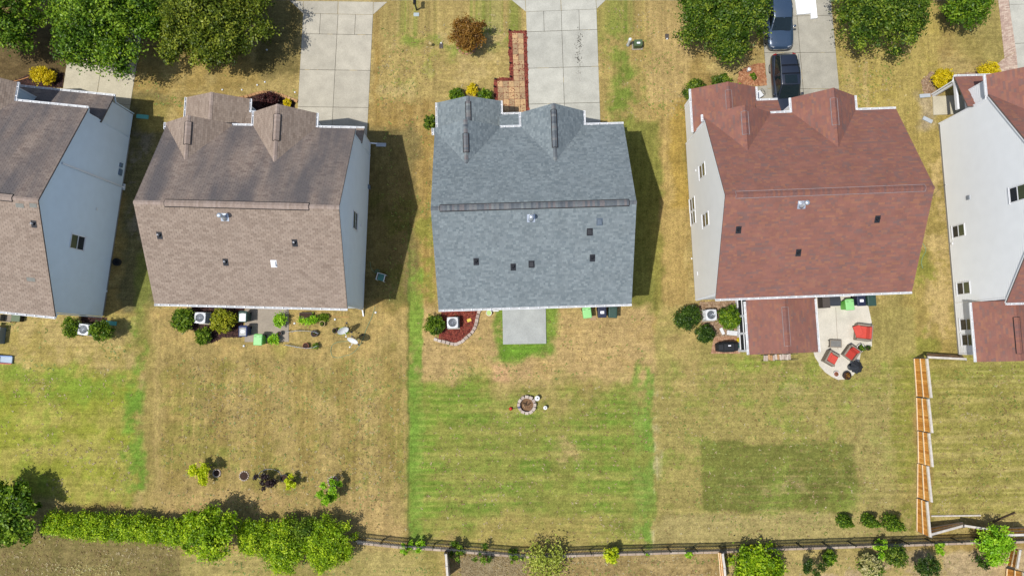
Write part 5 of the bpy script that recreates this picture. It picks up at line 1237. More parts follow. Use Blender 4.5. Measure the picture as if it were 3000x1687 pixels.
# low capped kerb wall just beyond the fence
kw = thing('kerb_wall', 'low pinkish block kerb just beyond the black fence', 'wall', (0, 0, 0)); s = 0; g = random.Random(8)
while s < cum[-1] - .6:
    p, q = along(s + .01), along(s + .59); d = (q - p).normalized(); nn = Vector((d.y, -d.x, 0)); c = (p + q) / 2 + nn * .34
    mb = MB().box((c.x, c.y, .02), (.57, .30, .12 + g.uniform(0, .02)), math.atan2(d.y, d.x)); mb.r = [g.random()] * 6; mb.build('block', 'wall_cap', kw, bevel=.015, seg=1); s += .6
def wood_fence(label, panels, group=None, rails=(.1, .55, .96), face=1, cap='fence_grey'):
    """panels: (base0, base1, top0, top1); pickets between base and top lines, rails on one face, a cap on top"""
    t = thing('wood_fence', label, 'fence', (0, 0, 0), 0, group); g = random.Random(len(label))
    for b0, b1, t0, t1 in panels:
        L_ = (b1 - b0).length; n = max(3, int(L_ / .15)); d = (b1 - b0).normalized(); s = Vector((d.y, -d.x, 0)) * face
        for k in range(n):
            f0, f1 = (k + .03) / n, (k + .97) / n; a, b = b0.lerp(b1, f0), b0.lerp(b1, f1); c, e = t0.lerp(t1, f0), t0.lerp(t1, f1); th_ = s * .02; up = Vector((0, 0, g.uniform(-.02, .02)))
            mb = MB(); mb.v = [tuple(x) for x in (a, b, e + up, c + up, a + th_, b + th_, e + th_ + up, c + th_ + up)]
            mb.f = [(0, 1, 2, 3), (7, 6, 5, 4), (0, 4, 5, 1), (1, 5, 6, 2), (2, 6, 7, 3), (3, 7, 4, 0)]; mb.r = [g.random()] * 6; mb.build('picket', 'picket_wood', t)
        for f in rails:
            p, q = b0.lerp(t0, f) + s * .05, b1.lerp(t1, f) + s * .05; MB().bar(p, q, .045, .09).build('rail', 'fence_rail', t)
        p, q = t0 + Vector((0, 0, .03)), t1 + Vector((0, 0, .03)); MB().bar(p, q, .15, .035).build('cap', cap, t)
    for P_, Q_ in [(x[0], x[2]) for x in panels] + [(panels[-1][1], panels[-1][3])]:
        d = (panels[0][1] - panels[0][0]).normalized(); s = Vector((d.y, -d.x, 0)) * -face * .07
        MB().bar(P_ + s - Vector((0, 0, .1)), Q_ + s + Vector((0, 0, .02)), .1, .1).build('post', 'fence_post', t)
    return t
F5 = lambda a, b, z=0: at('F5', a, b, z)
ys = [(105, 337), (346, 545), (552, 748), (752, 958), (966, 1168)]; bx = [(262, 277), (277, 282), (286, 288), (286, 282), (282, 279)]; tx_ = [(349, 376), (357, 381), (361, 383), (353, 377), (348, 369)]
pn = []
for (y0, y1), (b0, b1), (t0, t1) in zip(ys, bx, tx_):
    B0, B1 = F5(b0 + 4, y0), F5(b1 + 4, y1)
    def top(Bp, txx, yy):
        lo, hi = .8, 2.6
        for _ in range(30):
            m = (lo + hi) / 2
            u0 = px('F5', txx, yy)[0]; d_ = Bp.x / (CAMH - m) * CAMH; lean = 1500 + FPX * Bp.x / ((CAMH - m) * (_c - 0)) if False else None
            pp = ground(*px('F5', txx, yy), m)
            if pp.x > Bp.x: lo = m
            else: hi = m
        return m
    z0, z1 = top(B0, t0, y0 + 6), top(B1, t1, y1 + 14)
    pn.append((B0, B1, Vector((B0.x, B0.y, z0)), Vector((B1.x, B1.y, z1))))
wood_fence('orange stained wooden fence with grey caps between the two right back yards', pn, face=1)
wood_fence('short fence panel closing the gap to the white house', [(F5(350, 76), F5(560, 92), F5(352, 97, 1.6), F5(592, 109, 1.3))], face=-1)
wood_fence('wooden fence along the back of the striped lawn, one panel leaning', [(F5(374, 1150), F5(570, 1118), F5(378, 1190, 1.7), F5(574, 1136, .9)), (F5(575, 1140), F5(785, 1188), F5(580, 1136, 1.2), F5(795, 1170, 1.2)), (F5(800, 1152), F5(960, 1150), F5(806, 1196, 1.8), F5(968, 1192, 1.8))], face=-1)
wood_fence('orange wooden fence at the lower corner under the young tree', [(F5(866, 1282), F5(840, 1380), F5(925, 1285, 1.3), F5(905, 1400, 1.5)), (F5(838, 1400), F5(830, 1500), F5(950, 1425, 2.2), F5(950, 1530, 2.2))], face=1)
L8 = lambda a, b, z=0: at('L8', a, b, z)
wood_fence('weathered grey fence with a cap running away below the black fence', [(L8(346, 372), L8(362, 470), L8(342, 392, 1.7), L8(350, 505, 1.7)), (L8(362, 472), L8(376, 590), L8(350, 508, 1.7), L8(360, 640, 1.7))], face=-1)
R8 = lambda a, b, z=0: at('R8', a, b, z)
wood_fence('weathered grey panel fence beside the broad leafy shrub', [(R8(272, 352), R8(280, 450), R8(300, 362, 1.5), R8(315, 470, 1.5)), (R8(280, 452), R8(288, 560), R8(315, 472, 1.5), R8(325, 590, 1.5))], face=1)
MB().bar(F5(375, 1075, .06), F5(680, 1072, .06), .09, .09)
tag(MB().bar(F5(375, 1077, .05), F5(680, 1073, .05), .1, .1).build('timber_beam', 'fence_grey'), 'loose grey timber lying along the back fence shadow', 'timber')
tag(MB().bar(F5(760, 1112, .06), F5(892, 1055, .06), .1, .1).build('timber_beam', 'char_wood'), 'dark plank leaning out from the back fence over the lawn', 'timber')

# ------------------------------------------------------------------ back garden equipment
def ac_unit(label, p, rz, w_=.78, h=.82, mat='ac_shell'):
    t = thing('air_conditioner', label, 'air conditioner', p, rz, 'air conditioners behind the houses')
    MB().box((0, 0, .03), (w_ + .12, w_ + .12, .1)).build('base_pad', 'concrete_grey', t)
    MB().box((0, 0, .08 + h / 2), (w_ - .05, w_ - .05, h - .06)).build('coil', 'ac_dark', t, bevel=.04)
    for k in range(9): MB().box((0, 0, .14 + k * .082), (w_ - .02, w_ - .02, .022)).build('louvre', mat, t, bevel=.05)
    for sx in (-1, 1):
        for sy in (-1, 1): MB().box((sx * (w_ / 2 - .035), sy * (w_ / 2 - .035), .08 + h / 2), (.07, .07, h)).build('corner_post', mat, t, bevel=.03)
    n = 28; R_ = w_ * .39; mb = MB(); z = .08 + h
    pts = []
    for k in range(n):
        a = 2 * math.pi * (k + .5) / n; ca, sa = math.cos(a), math.sin(a); f = (w_ / 2) / max(abs(ca), abs(sa)); f = min(f, w_ * .62); pts.append((ca * f, sa * f, ca * R_, sa * R_))
    for k in range(n):
        a, b = pts[k], pts[(k + 1) % n]
        mb.quad((a[0], a[1], z), (b[0], b[1], z), (b[2], b[3], z + .015), (a[2], a[3], z + .015)); mb.quad((a[2], a[3], z + .015), (b[2], b[3], z + .015), (b[2], b[3], z - .16), (a[2], a[3], z - .16)); mb.quad((b[0], b[1], z), (a[0], a[1], z), (a[0], a[1], z - .05), (b[0], b[1], z - .05))
    mb.build('top_panel', mat, t)
    MB().lathe([(R_ * 1.02, 0), (R_ * 1.02, .02)], (0, 0, z - .17), 24).build('well_floor', 'ac_dark', t)
    fan = MB().lathe([(.12, 0), (.12, .06), (.09, .08)], (0, 0, z - .12), 16).build('fan_hub', 'galvanised', t)
    for k in range(3):
        a = k * 2.094 + .5; ca, sa = math.cos(a), math.sin(a); MB().quad(*[(ca * r_ - sa * s_, sa * r_ + ca * s_, z - .1 + s_ * .25) for r_, s_ in ((.1, -.08), (R_ * .93, -.13), (R_ * .93, .13), (.1, .08))]).build('blade', 'lead_grey', fan)
    mb = MB()
    for r_ in (.12, .19, .26): mb.tube([(math.cos(a) * r_, math.sin(a) * r_, z + .01) for a in [2 * math.pi * k / 24 for k in range(25)]], .006, 5, cap=False)
    for k in range(8):
        a = k * math.pi / 8; mb.tube([(math.cos(a) * R_, math.sin(a) * R_, z + .012), (-math.cos(a) * R_, -math.sin(a) * R_, z + .012)], .005, 5)
    mb.build('grille', 'galvanised', t)
    return t
ac_unit('air conditioner between shrubs behind the taupe roofed house', P1(574, 350), rad(-1.5)); ac_unit('air conditioner in the red mulch bed', P2(466, 312), rad(2)); ac_unit('air conditioner between dark shrubs behind the red roofed house', P3(490, 372), rad(2)); ac_unit('air conditioner half hidden by a tall shrub at the leftmost house', at('A3', 1605, 640), rad(-8))
def bin_(label, p, rz, body, lid, sticker=None, w_=.62, d_=.78, h=1.08, group='wheeled rubbish bins', panel=None):
    t = thing('rubbish_bin', label, 'bin', p, rz, group)
    mb = MB(); mb.v = []
    lo, hi = (w_ * .39, d_ * .37), (w_ * .48, d_ * .46)
    for (hx, hy), z in ((lo, .06), (hi, h - .08)):
        for sx, sy in ((-1, -1), (1, -1), (1, 1), (-1, 1)): mb.v.append((sx * hx, sy * hy, z))
    mb.f = [(3, 2, 1, 0), (4, 5, 6, 7), (0, 1, 5, 4), (1, 2, 6, 5), (2, 3, 7, 6), (3, 0, 4, 7)]; mb.build('body', body, t, bevel=.05)
    l_ = MB(); l_.v = []
    for sc, z in ((1.0, h - .08), (1.02, h - .03), (.86, h + .02)):
        for sx, sy in ((-1, -1), (1, -1), (1, 1), (-1, 1)): l_.v.append((sx * w_ / 2 * sc, sy * d_ / 2 * sc, z))
    l_.f = [(3, 2, 1, 0), (8, 9, 10, 11)] + [(a + i, a + (i + 1) % 4, a + 4 + (i + 1) % 4, a + 4 + i) for a in (0, 4) for i in range(4)]
    lo_ = l_.build('lid', lid, t, bevel=.03)
    for sx in (-.28, .28): MB().box((sx * w_, d_ * .30, h + .024), (.16, .03, .012)).build('lid_slot', 'vent_black', lo_)
    MB().box((0, -d_ * .05, h + .02), (w_ * (.74 if panel else .55), d_ * (.72 if panel else .5), .012)).build('lid_panel', panel or lid, lo_, bevel=.005, seg=1)
    MB().tube([(-w_ * .36, d_ * .52, h - .06), (w_ * .36, d_ * .52, h - .06)], .018, 8).build('handle', body, t)
    for sx in (-1, 1): MB().tube([(sx * w_ * .33, d_ * .36, .12), (sx * w_ * .43, d_ * .36, .12)], .12, 16).build('wheel', 'tyre', t)
    if sticker:
        MB().box((0, -.02, h + .032), (w_ * .42, d_ * .24, .008)).build('sticker', 'label_white', lo_)
    return t
bin_('pale green bin left of the navy one by the blue-grey roofed house', P2(1868, 207, 0) + Vector((0, -.02, 0)), rad(7), 'bin_green', 'bin_green'); bin_('navy bin with white sticker by the blue-grey roofed house', P2(2024, 205), rad(2), 'bin_navy', 'bin_navy', True); bin_('dark green bin right of the navy one by the blue-grey roofed house', P2(2136, 208), rad(-2), 'bin_forest', 'bin_forest')
b1 = bin_('smoky grey topped bin on the tan patio', P1(1050, 340), rad(0), 'bin_forest', 'bin_forest', panel='plastic_white'); b2 = bin_('blue bin with white sticker on the tan patio', P1(1052, 497), rad(1), 'bin_blue', 'bin_blue', True, panel='bin_smoke'); bin_('pale green bin at the edge of the tan patio', P1(1215, 590), rad(-2), 'bin_lime', 'bin_green')
bin_('lime green bin beside the black deck box', P3(2060, 258), rad(4), 'bin_lime', 'bin_green'); bin_('navy bin with white sticker on the cream patio', P3(2190, 210), rad(2), 'bin_navy', 'bin_navy', True); bin_('dark green bin right of the navy one on the cream patio', P3(2310, 210), rad(2), 'bin_forest', 'bin_forest')
# deck box, brown box
t = thing('deck_box', 'glossy black deck box beside the screened room', 'storage box', P3(1895, 212), rad(2)); MB().box((0, 0, .3), (1.05, .68, .6)).build('body', 'deck_box', t, bevel=.02)
mb = MB(); n = 9
for i in range(n):
    a = math.pi * i / (n - 1); y_, z_ = -math.cos(a) * .36, .58 + math.sin(a) * .14; mb.v += [(-.55, y_, z_), (.55, y_, z_)]
for i in range(n - 1): mb.f.append((2 * i, 2 * i + 1, 2 * i + 3, 2 * i + 2))
mb.f += [tuple(range(0, 2 * n, 2)), tuple(range(2 * n - 1, 0, -2))]; mb.build('lid', 'deck_box', t, smooth=False)
t = thing('storage_box', 'tall brown box tucked beside the black deck box', 'storage box', P3(1800, 222), rad(2)); MB().box((0, 0, .45), (.5, .85, .9)).build('body', 'box_brown', t, bevel=.015); MB().box((0, 0, .92), (.54, .9, .05)).build('lid', 'box_brown', t, bevel=.01)
# patio furniture
def armchair(label, p, rz, wd, dp, cush, loose=False):
    t = thing('patio_armchair', label, 'armchair', p, rz, 'wicker armchairs on the cream patio')
    MB().box((0, 0, .20), (wd, dp, .28)).build('seat_base', 'wicker', t, bevel=.03); MB().box((0, dp / 2 - .06, .46), (wd, .13, .66)).build('backrest', 'wicker', t, bevel=.04)
    for s_ in (-1, 1): MB().box((s_ * (wd / 2 - .07), -.03, .40), (.14, dp - .08, .44)).build('armrest', 'wicker', t, bevel=.04)
    for sx in (-1, 1):
        for sy in (-1, 1): MB().box((sx * (wd / 2 - .08), sy * (dp / 2 - .08), .04), (.06, .06, .1)).build('leg', 'wicker_dark', t)
    MB().box((0, -.08, .41), (wd - .3, dp - .22, .15)).build('seat_cushion', cush, t, bevel=.05, seg=3); c = MB().box((0, 0, 0), (wd - .32, .17, .48)).build('back_cushion', cush, t, bevel=.06, seg=3); c.location = (0, dp / 2 - .22, .62); c.rotation_euler = (rad(-16), 0, 0)
    if loose:
        c = MB().box((0, 0, 0), (wd * .62, .55, .14)).build('loose_cushion', cush, t, bevel=.05, seg=3); c.location = (-.08, -.42, .50); c.rotation_euler = (rad(6), rad(-4), rad(24))
    return t
armchair('wide wicker armchair with heaped red cushions facing the side table', P3(2262, 570), rad(-97), 1.2, 1.05, 'cushion_red', True)
armchair('wicker armchair with deep red cushion beside the black umbrella', P3(2125, 808), rad(-37), .92, .9, 'cushion_deep'); armchair('wicker armchair with red cushion at the curved patio edge', P3(1892, 868), rad(60), .92, .9, 'cushion_red')
t = thing('side_table', 'low grey wicker side table on the cream patio', 'table', P3(1945, 700), rad(-2)); MB().box((0, 0, .42), (.85, .55, .05)).build('top', 'wicker', t, bevel=.01); MB().box((0, 0, .452), (.72, .43, .012)).build('glass_top', 'table_grey', t)
for sx in (-1, 1):
    for sy in (-1, 1): MB().box((sx * .38, sy * .23, .2), (.06, .06, .42)).build('leg', 'wicker_dark', t)
MB().box((0, 0, .15), (.76, .46, .03)).build('shelf', 'wicker_dark', t)
# umbrella
t = thing('patio_umbrella', 'small black eight-panel umbrella on the cream patio', 'umbrella', P3(2143, 968)); mb = MB(); n = 8
for k in range(n):
    a, b = 2 * math.pi * k / n, 2 * math.pi * (k + 1) / n; m_ = (a + b) / 2; A_, B_ = (math.cos(a) * .48, math.sin(a) * .48, .95), (math.cos(b) * .48, math.sin(b) * .48, .95); M_ = (math.cos(m_) * .41, math.sin(m_) * .41, .93); T_ = (0, 0, 1.35)
    mm = (math.cos(m_) * .2, math.sin(m_) * .2, 1.14); mb.quad(T_, A_, M_, mm); mb.quad(T_, mm, M_, B_)
mb.build('canopy', 'canvas_black', t); MB().tube([(0, 0, 0), (0, 0, 1.42)], .02, 8).build('pole', 'dark_metal', t); MB().lathe([(.25, 0), (.25, .05), (.06, .1)], (0, 0, .06), 18).build('base', 'dark_metal', t)
for k in range(n):
    a = 2 * math.pi * k / n; MB().tube([(0, 0, 1.33), (math.cos(a) * .47, math.sin(a) * .47, .94)], .006, 5).build('rib', 'dark_metal', t)
# pots
def pot(label, p, r, h, mat, plant=None, pm='leaf_bright', n=350, seed=1, soil='soil_dark', group='plant pots'):
    t = thing('plant_pot', label, 'plant pot', p, 0, group)
    MB().lathe([(r * .7, 0), (r * .98, h * .85), (r * 1.06, h * .86), (r * 1.06, h), (r * .9, h), (r * .88, h * .8)], n=22, cap=False).build('pot', mat, t, smooth=False)
    MB().lathe([(r * .7, .005), (r * .9, h * .82), (.01, h * .84)], n=20).build('soil', soil, t)
    if plant:
        foliage('plant', [(0, 0, h + plant * .55, plant, plant, plant * .8)], n, min(.13, plant * .5), pm, t, seed, per=12, spread=plant * .22, shell=.3)
    return t
pot('black iron planter bowl with wilted plant near the umbrella', P3(2080, 1068), .29, .4, 'pot_black', .18, 'leaf_red', 160, 3); pot('white rimmed pot with pink soil at the patio edge', P3(1962, 1050), .2, .3, 'pot_white', .08, 'leaf_red', 60, 4, 'terracotta')
pot('stone ring pot with a green plant behind the armchair', P3(2240, 748), .27, .35, 'stone_grey' if 'stone_grey' in MATS else 'pot_white', .22, 'leaf_shrub', 300, 5); pot('black pot beside the stone pot at the patio corner', P3(2330, 750), .17, .3, 'pot_black', .14, 'leaf_dark', 150, 6)
pot('yellow pot with flowers at the screened room corner', P3(838, 655), .16, .28, 'plastic_yellow', .16, 'leaf_gold', 180, 7); pot('teal glazed pot beside the covered grill', P3(860, 722), .2, .4, 'pot_teal', .0)
pot('white tub with a bright bush on the tan patio', P1(1425, 375), .2, .35, 'pot_white', .42, 'leaf_bright', 1200, 8)
pot('leafy potted plant at the patio corner by the lime bin', P1(1360, 585), .16, .28, 'pot_black', .34, 'leaf_bright', 800, 9); pot('grey wire pot next to the leafy plant', P1(1415, 520), .16, .4, 'dark_metal', .0)
pot('round tan pot in the kitchen garden', P1(1882, 412), .2, .3, 'pot_tan', .12, 'leaf_shrub', 200, 10); pot('dark pot beside the satellite dish', P1(2022, 488), .18, .3, 'pot_black', .1, 'leaf_dark', 100, 11); pot('small green plant pot under the satellite dish', P1(2115, 500), .17, .2, 'pot_black', .26, 'leaf_bright', 420, 12)
pot('broad dark tub inside the wire hoop', P1(1795, 520), .24, .3, 'dark_metal', .1, 'leaf_dark', 80, 13); pot('terracotta pot on the brown lawn inside the wire hoop', P1(1700, 655), .21, .3, 'terracotta', .0); pot('low green plant beside the terracotta pot', P1(1812, 655), .12, .15, 'pot_black', .24, 'leaf_shrub', 260, 14)
pot('lime rimmed pot at the back wall of the blue-grey roofed house', P2(843, 207), .2, .3, 'pot_white', .0, soil='pot_lime')
pot('black nursery pot beside the lime sapling', at('L7', 1158, 335), .26, .35, 'pot_black', .0); 
t = thing('planter_box', 'long dark planter box with leafy vegetables', 'planter', P1(1700, 352), rad(-1))
MB().box((0, .22, .16), (.95, .42, .32)).build('box', 'wicker_dark', t, bevel=.015); MB().box((0, .22, .33), (.87, .34, .02)).build('soil', 'soil_dark', t); foliage('plants', [(-.3, -.15, .25, .3, .2, .2), (.2, -.2, .28, .35, .25, .22), (.65, -.05, .3, .25, .3, .25)], 1500, .11, 'leaf_bright', t, 15, per=14, spread=.07, shell=.3)
t = thing('garden_plants', 'dark leafy herbs beside the long planter box', 'plants', P1(1895, 340)); foliage('plants', [(0, 0, .2, .38, .22, .2)], 1400, .1, 'leaf_shrub', t, 16, per=14, spread=.07, shell=.3); MB().tube([(0, 0, 0), (0, 0, .3)], .01, 5).build('stem', 'bark', t)
# wire hoops of the kitchen garden
for lb, pts in (('bent wire hoop fence on the kitchen garden, upper one', [(1482, 495), (1540, 500), (1600, 488), (1700, 490), (1800, 500), (1840, 520)]), ('bent wire hoop fence on the kitchen garden, lower one', [(1482, 645), (1540, 655), (1620, 672), (1720, 682), (1800, 672), (1840, 655)])):
    t = thing('wire_fence', lb, 'wire fence', (0, 0, 0)); g0 = [P1(a, b) for a, b in pts]
    for z in (.04, .3, .55): MB().tube([p + Vector((0, 0, z)) for p in g0], .012, 5).build('wire', 'galvanised', t)
    for a, b in zip(g0[:-1], g0[1:]):
        for k in range(5):
            p = a.lerp(b, k / 5); MB().tube([p, p + Vector((0, 0, .56))], .008, 5).build('wire_upright', 'galvanised', t)
    MB().tube([g0[0], g0[0] + Vector((.0, 0, .75))], .02, 6).build('stake', 'dark_metal', t)
# satellite dishes on ground tripods
def dish(label, p, face):
    t = thing('satellite_dish', label, 'satellite dish', p, face, 'satellite dishes on the brown lawn')
    MB().tube([(0, 0, 0), (0, 0, 1.25)], .03, 10).build('mast', 'dark_metal', t)
    for k in range(3):
        a = k * 2.094; MB().tube([(0, 0, .5), (math.cos(a) * .45, math.sin(a) * .45, .02)], .018, 6).build('tripod_leg', 'dark_metal', t); MB().box((math.cos(a) * .45, math.sin(a) * .45, .02), (.12, .12, .04)).build('foot', 'dark_metal', t)
    mb = MB().lathe([(.0, 0), (.15, .012), (.3, .05), (.40, .1), (.415, .1), (.3, .035), (.15, -.006), (.0, -.014)], n=28, sx=1.0, sy=.88, cap=False); d_ = mb.build('reflector', 'plastic_white', t, smooth=True); d_.location = (0, .1, 1.32); d_.rotation_euler = (rad(-58), 0, 0)
    MB().tube([(0, .08, 1.2), (0, .5, 1.12), (0, .68, 1.42)], .02, 6).build('feed_arm', 'plastic_white', t); MB().lathe([(.05, 0), (.05, .14)], (0, .66, 1.38), 12).build('feed_horn', 'plastic_white', t)
    return t
dish('white satellite dish nearer the house wall on the brown lawn', P1(2140, 470), rad(-150)); dish('white satellite dish over the coiled garden hose', P1(2265, 575), rad(160))
def hose(name, label, pts, r=.018, mat='hose_green', cat='hose'):
    P_ = [Vector(p) for p in pts]; out = []
    for i in range(len(P_) - 1):
        p0, p1, p2, p3 = P_[max(i - 1, 0)], P_[i], P_[i + 1], P_[min(i + 2, len(P_) - 1)]
        for k in range(6):
            t = k / 6; out.append(.5 * ((2 * p1) + (-p0 + p2) * t + (2 * p0 - 5 * p1 + 4 * p2 - p3) * t * t + (-p0 + 3 * p1 - 3 * p2 + p3) * t ** 3))
    out.append(P_[-1]); return tag(MB().tube(out, r, 7).build(name, mat, smooth=True), label, cat)
hose('garden_hose', 'pale green garden hose looped on the brown lawn', [P1(a, b, .02) for a, b in ((2460, 220), (2420, 340), (2360, 470), (2330, 560), (2280, 660), (2200, 740), (2120, 765), (2050, 785), (1985, 770), (1968, 700), (1990, 640), (2060, 610), (2180, 600), (2300, 575))])
hose('garden_hose', 'thin green hose trailing along the shaded side wall', [at('B2', a, b, .02) for a, b in ((2385, 700), (2400, 770), (2440, 810), (2470, 800))], .015)
hose('rope', 'orange rope lying beside the vegetable planter', [P1(a, b, .02) for a, b in ((1915, 320), (1990, 325), (2080, 335), (2170, 332))], .015, 'rope_tan', 'rope')
hose('garden_hose', 'dark hose snaking beside the red-brown roofed house', [at('E2', a, b, .02) for a, b in ((248, 512), (272, 560), (250, 610), (240, 650), (250, 690))], .02, 'hose_green')
hose('edging_strip', 'orange edging line on the grass beside the golden shrub', [A1(a, b, .03) for a, b in ((-40, 698), (60, 700), (150, 685), (250, 655))], .03, 'rope_tan', 'edging')
# plastic chair and reel beside B
t = thing('plastic_chair', 'white plastic garden chair in the shade of the blue wall', 'chair', at('B2', 2508, 862), rad(-15)); MB().box((0, 0, .42), (.5, .48, .03)).build('seat', 'pot_teal', t, bevel=.01); MB().box((0, .25, .66), (.52, .03, .46)).build('backrest', 'plastic_white', t, bevel=.01)
for sx in (-1, 1):
    MB().bar((sx * .28, -.26, .64), (sx * .28, .26, .66), .06, .03).build('armrest', 'plastic_white', t)
    for sy in (-1, 1): MB().bar((sx * .27, sy * .25, 0), (sx * .27, sy * .25, .64), .045, .045).build('leg', 'plastic_white', t)
t = thing('hose_reel', 'green hose reel standing near the white plastic chair', 'hose reel', at('B2', 2465, 797)); MB().lathe([(.16, 0), (.16, .04), (.1, .06), (.1, .22), (.16, .24), (.16, .28)], n=18).build('drum', 'utility_green', t); MB().tube([(0, 0, .28), (.0, .0, .42)], .02, 6).build('handle', 'utility_green', t)
# grill under its cover
t = thing('covered_grill', 'black cloth covered grill on the brick pad', 'grill', P3(690, 738), rad(2)); mb = MB()
prof = [(-.74, .40, .62), (-.70, .46, .86), (-.42, .52, .90), (-.36, .56, 1.10), (.36, .56, 1.10), (.42, .52, .90), (.70, .46, .86), (.74, .40, .62)]
for x_, dp, h_ in prof: mb.v += [(x_, -dp * .62, .05), (x_, -dp * .66, h_ * .8), (x_, -dp * .36, h_), (x_, dp * .4, h_), (x_, dp * .66, h_ * .78), (x_, dp * .62, .05)]
for i in range(len(prof) - 1):
    for j in range(5): mb.f.append((i * 6 + j, i * 6 + j + 1, i * 6 + 7 + j, i * 6 + 6 + j))
mb.f += [(5, 4, 3, 2, 1, 0), tuple(range(42, 48))]; cv = mb.build('cover', 'cover_cloth', t, bevel=.03); MB().box((0, .09, 1.108), (.2, .07, .006)).build('emblem', 'label_white', t)
for sx in (-1, 1): MB().tube([(sx * .5, -.25, .07), (sx * .56, -.25, .07)], .07, 12).build('wheel', 'tyre', t)
# white tub and a sheet of metal under the shrub
t = thing('wash_tub', 'white plastic tub lying under the bright shrub', 'tub', P3(765, 575), rad(-6)); MB().box((0, 0, .12), (.75, .36, .22)).build('body', 'plastic_white', t, bevel=.06, seg=3); MB().box((0, 0, .235), (.62, .24, .02)).build('basin', 'ac_shell', t, bevel=.04)
tag(MB().box((*P3(655, 555).xy, .04), (.22, .5, .05), rad(25)).build('board', 'plastic_white'), 'pale board lying by the bright shrub', 'board')
# shelf of pots against the back room
t = thing('plant_rack', 'low metal rack of pale clay tiles below the screened room', 'rack', P3(1282, 858), rad(2)); g = random.Random(4)
for sx in (-1.08, 1.08):
    for sy in (-.2, .2): MB().bar((sx, sy, 0), (sx, sy, .4), .03, .03).build('leg', 'dark_metal', t)
for sy in (-.2, .2): MB().bar((-1.1, sy, .36), (1.45, sy, .36), .03, .03).build('rail', 'dark_metal', t)
for k in range(12):
    mb = MB().box((-.98 + k * .165, g.uniform(-.04, .04), .41), (.15, .4, .06), g.uniform(-.12, .12)); mb.r = [g.random()] * 6; mb.build('tile', 'brick_orange' if k in (2, 3, 6) else 'stone_block', t, bevel=.01)
# ------------------------------------------------------------------ stone edgings and fire pit
def stones(name, label, cat, pts, size, mat, group=None, closed=False, seed=1, h=.16, piece='stone'):
    t = thing(name, label, cat, (0, 0, 0), 0, group); g = random.Random(seed); n = len(pts)
    for i, p in enumerate(pts):
        a, b = pts[(i - 1) % n if closed else max(0, i - 1)], pts[(i + 1) % n if closed else min(n - 1, i + 1)]; d = (b - a).normalized(); an = math.atan2(d.y, d.x) + g.uniform(-.1, .1)
        mb = MB().box((p.x, p.y, h / 2 - .01), (size[0] * g.uniform(.9, 1.05), size[1] * g.uniform(.9, 1.05), h * g.uniform(.9, 1.1)), an, top=.93); mb.r = [g.random()] * 6; mb.build(piece, mat, t, bevel=.018, seg=1)
    return t
ep = [(735, 192), (722, 240), (712, 285), (703, 325), (688, 367), (666, 405), (634, 438), (599, 468), (565, 500), (528, 521), (490, 535), (448, 532), (404, 521), (360, 510), (316, 500), (276, 486)]
stones('stone_edging', 'curved pale stone edging around the red mulch bed', 'edging', [P2(a, b, .14) for a, b in ep], (.30, .25), 'stone_block')
cp = [(-10, 832), (25, 828), (60, 820), (95, 812), (125, 802), (155, 793), (185, 786), (215, 783), (245, 783), (275, 786), (305, 791), (335, 800), (365, 811), (395, 822), (425, 834), (455, 845), (482, 856)]
stones('brick_edging', 'curved orange brick edging in front of the dark mulch bed', 'edging', [T2(a, b, .1) for a, b in cp], (.30, .22), 'brick_orange', h=.14, piece='brick')
def ring(name, label, cat, c, R_, n, size, mat, seed, h, group=None):
    return stones(name, label, cat, [Vector((c.x + math.cos(2 * math.pi * k / n) * R_, c.y + math.sin(2 * math.pi * k / n) * R_, 0)) for k in range(n)], size, mat, group, True, seed, h)
fp = P2(1243, 1178)
ring('fire_pit', 'round stone fire pit on the green lawn', 'fire pit', fp, .58, 12, (.29, .23), 'stone_block', 3, .34)
tpit = [o for o in bpy.data.objects if o.name.startswith('fire_pit')][0]
MB().lathe([(.5, 0), (.5, .05), (.2, .07), (.02, .06)], fp, 20).build('ash_bed', 'ash', tpit)
for a, r0, l_, m in ((.3, .18, .3, 'char_wood'), (1.9, .1, .34, 'char_wood'), (3.6, .22, .26, 'board_tan'), (2.6, .2, .2, 'char_wood')):
    c = fp + Vector((math.cos(a) * r0, math.sin(a) * r0, .11)); q = Vector((math.cos(a * 2.3), math.sin(a * 2.3), .12)) * l_; MB().tube([c - q * .5, c + q * .5], .035, 7).build('log', m, tpit)
def stool(label, p, r, h, mat='plastic_white'):
    t = thing('bucket_stool', label, 'bucket', p, 0, 'white buckets around the fire pit'); MB().lathe([(r * .78, 0), (r, h), (r * 1.06, h), (r * 1.06, h + .03), (r * .9, h + .035)], n=22).build('body', mat, t); MB().box((.02, .01, h + .045), (r * .8, r * .35, .02), .8).build('handle_grip', 'dark_metal', t)
stool('white bucket with dark lid grip touching the fire pit', P2(1352, 1106), .17, .42); stool('smaller white bucket standing off the fire pit', P2(1437, 1206), .13, .36)
t = thing('red_cap_stake', 'red ball on a short stake beside the fire pit', 'stake', P2(1073, 1218)); MB().lathe([(.02, 0), (.09, .05), (.13, .14), (.11, .22), (.03, .27)], n=16).build('ball', 'plastic_red', t, smooth=True); MB().tube([(0, 0, 0), (.0, 0, .1)], .02, 6).build('stake', 'dark_metal', t)
hose('fire_poker', 'dark metal poker lying between the red ball and the fire pit', [P2(1092, 1214, .03), P2(1120, 1212, .03), P2(1148, 1206, .06)], .015, 'dark_metal', 'poker')
tag(MB().box((*P2(1163, 1202).xy, .37), (.16, .12, .04), .3).build('blue_cloth', 'bin_blue'), 'small blue cloth on the fire pit rim', 'cloth')
ring('stone_ring', 'ring of pink stones around the red-leaved maple', 'stone ring', at('T2', 1935, 380), .75, 16, (.22, .16), 'brick_pink', 5, .1)
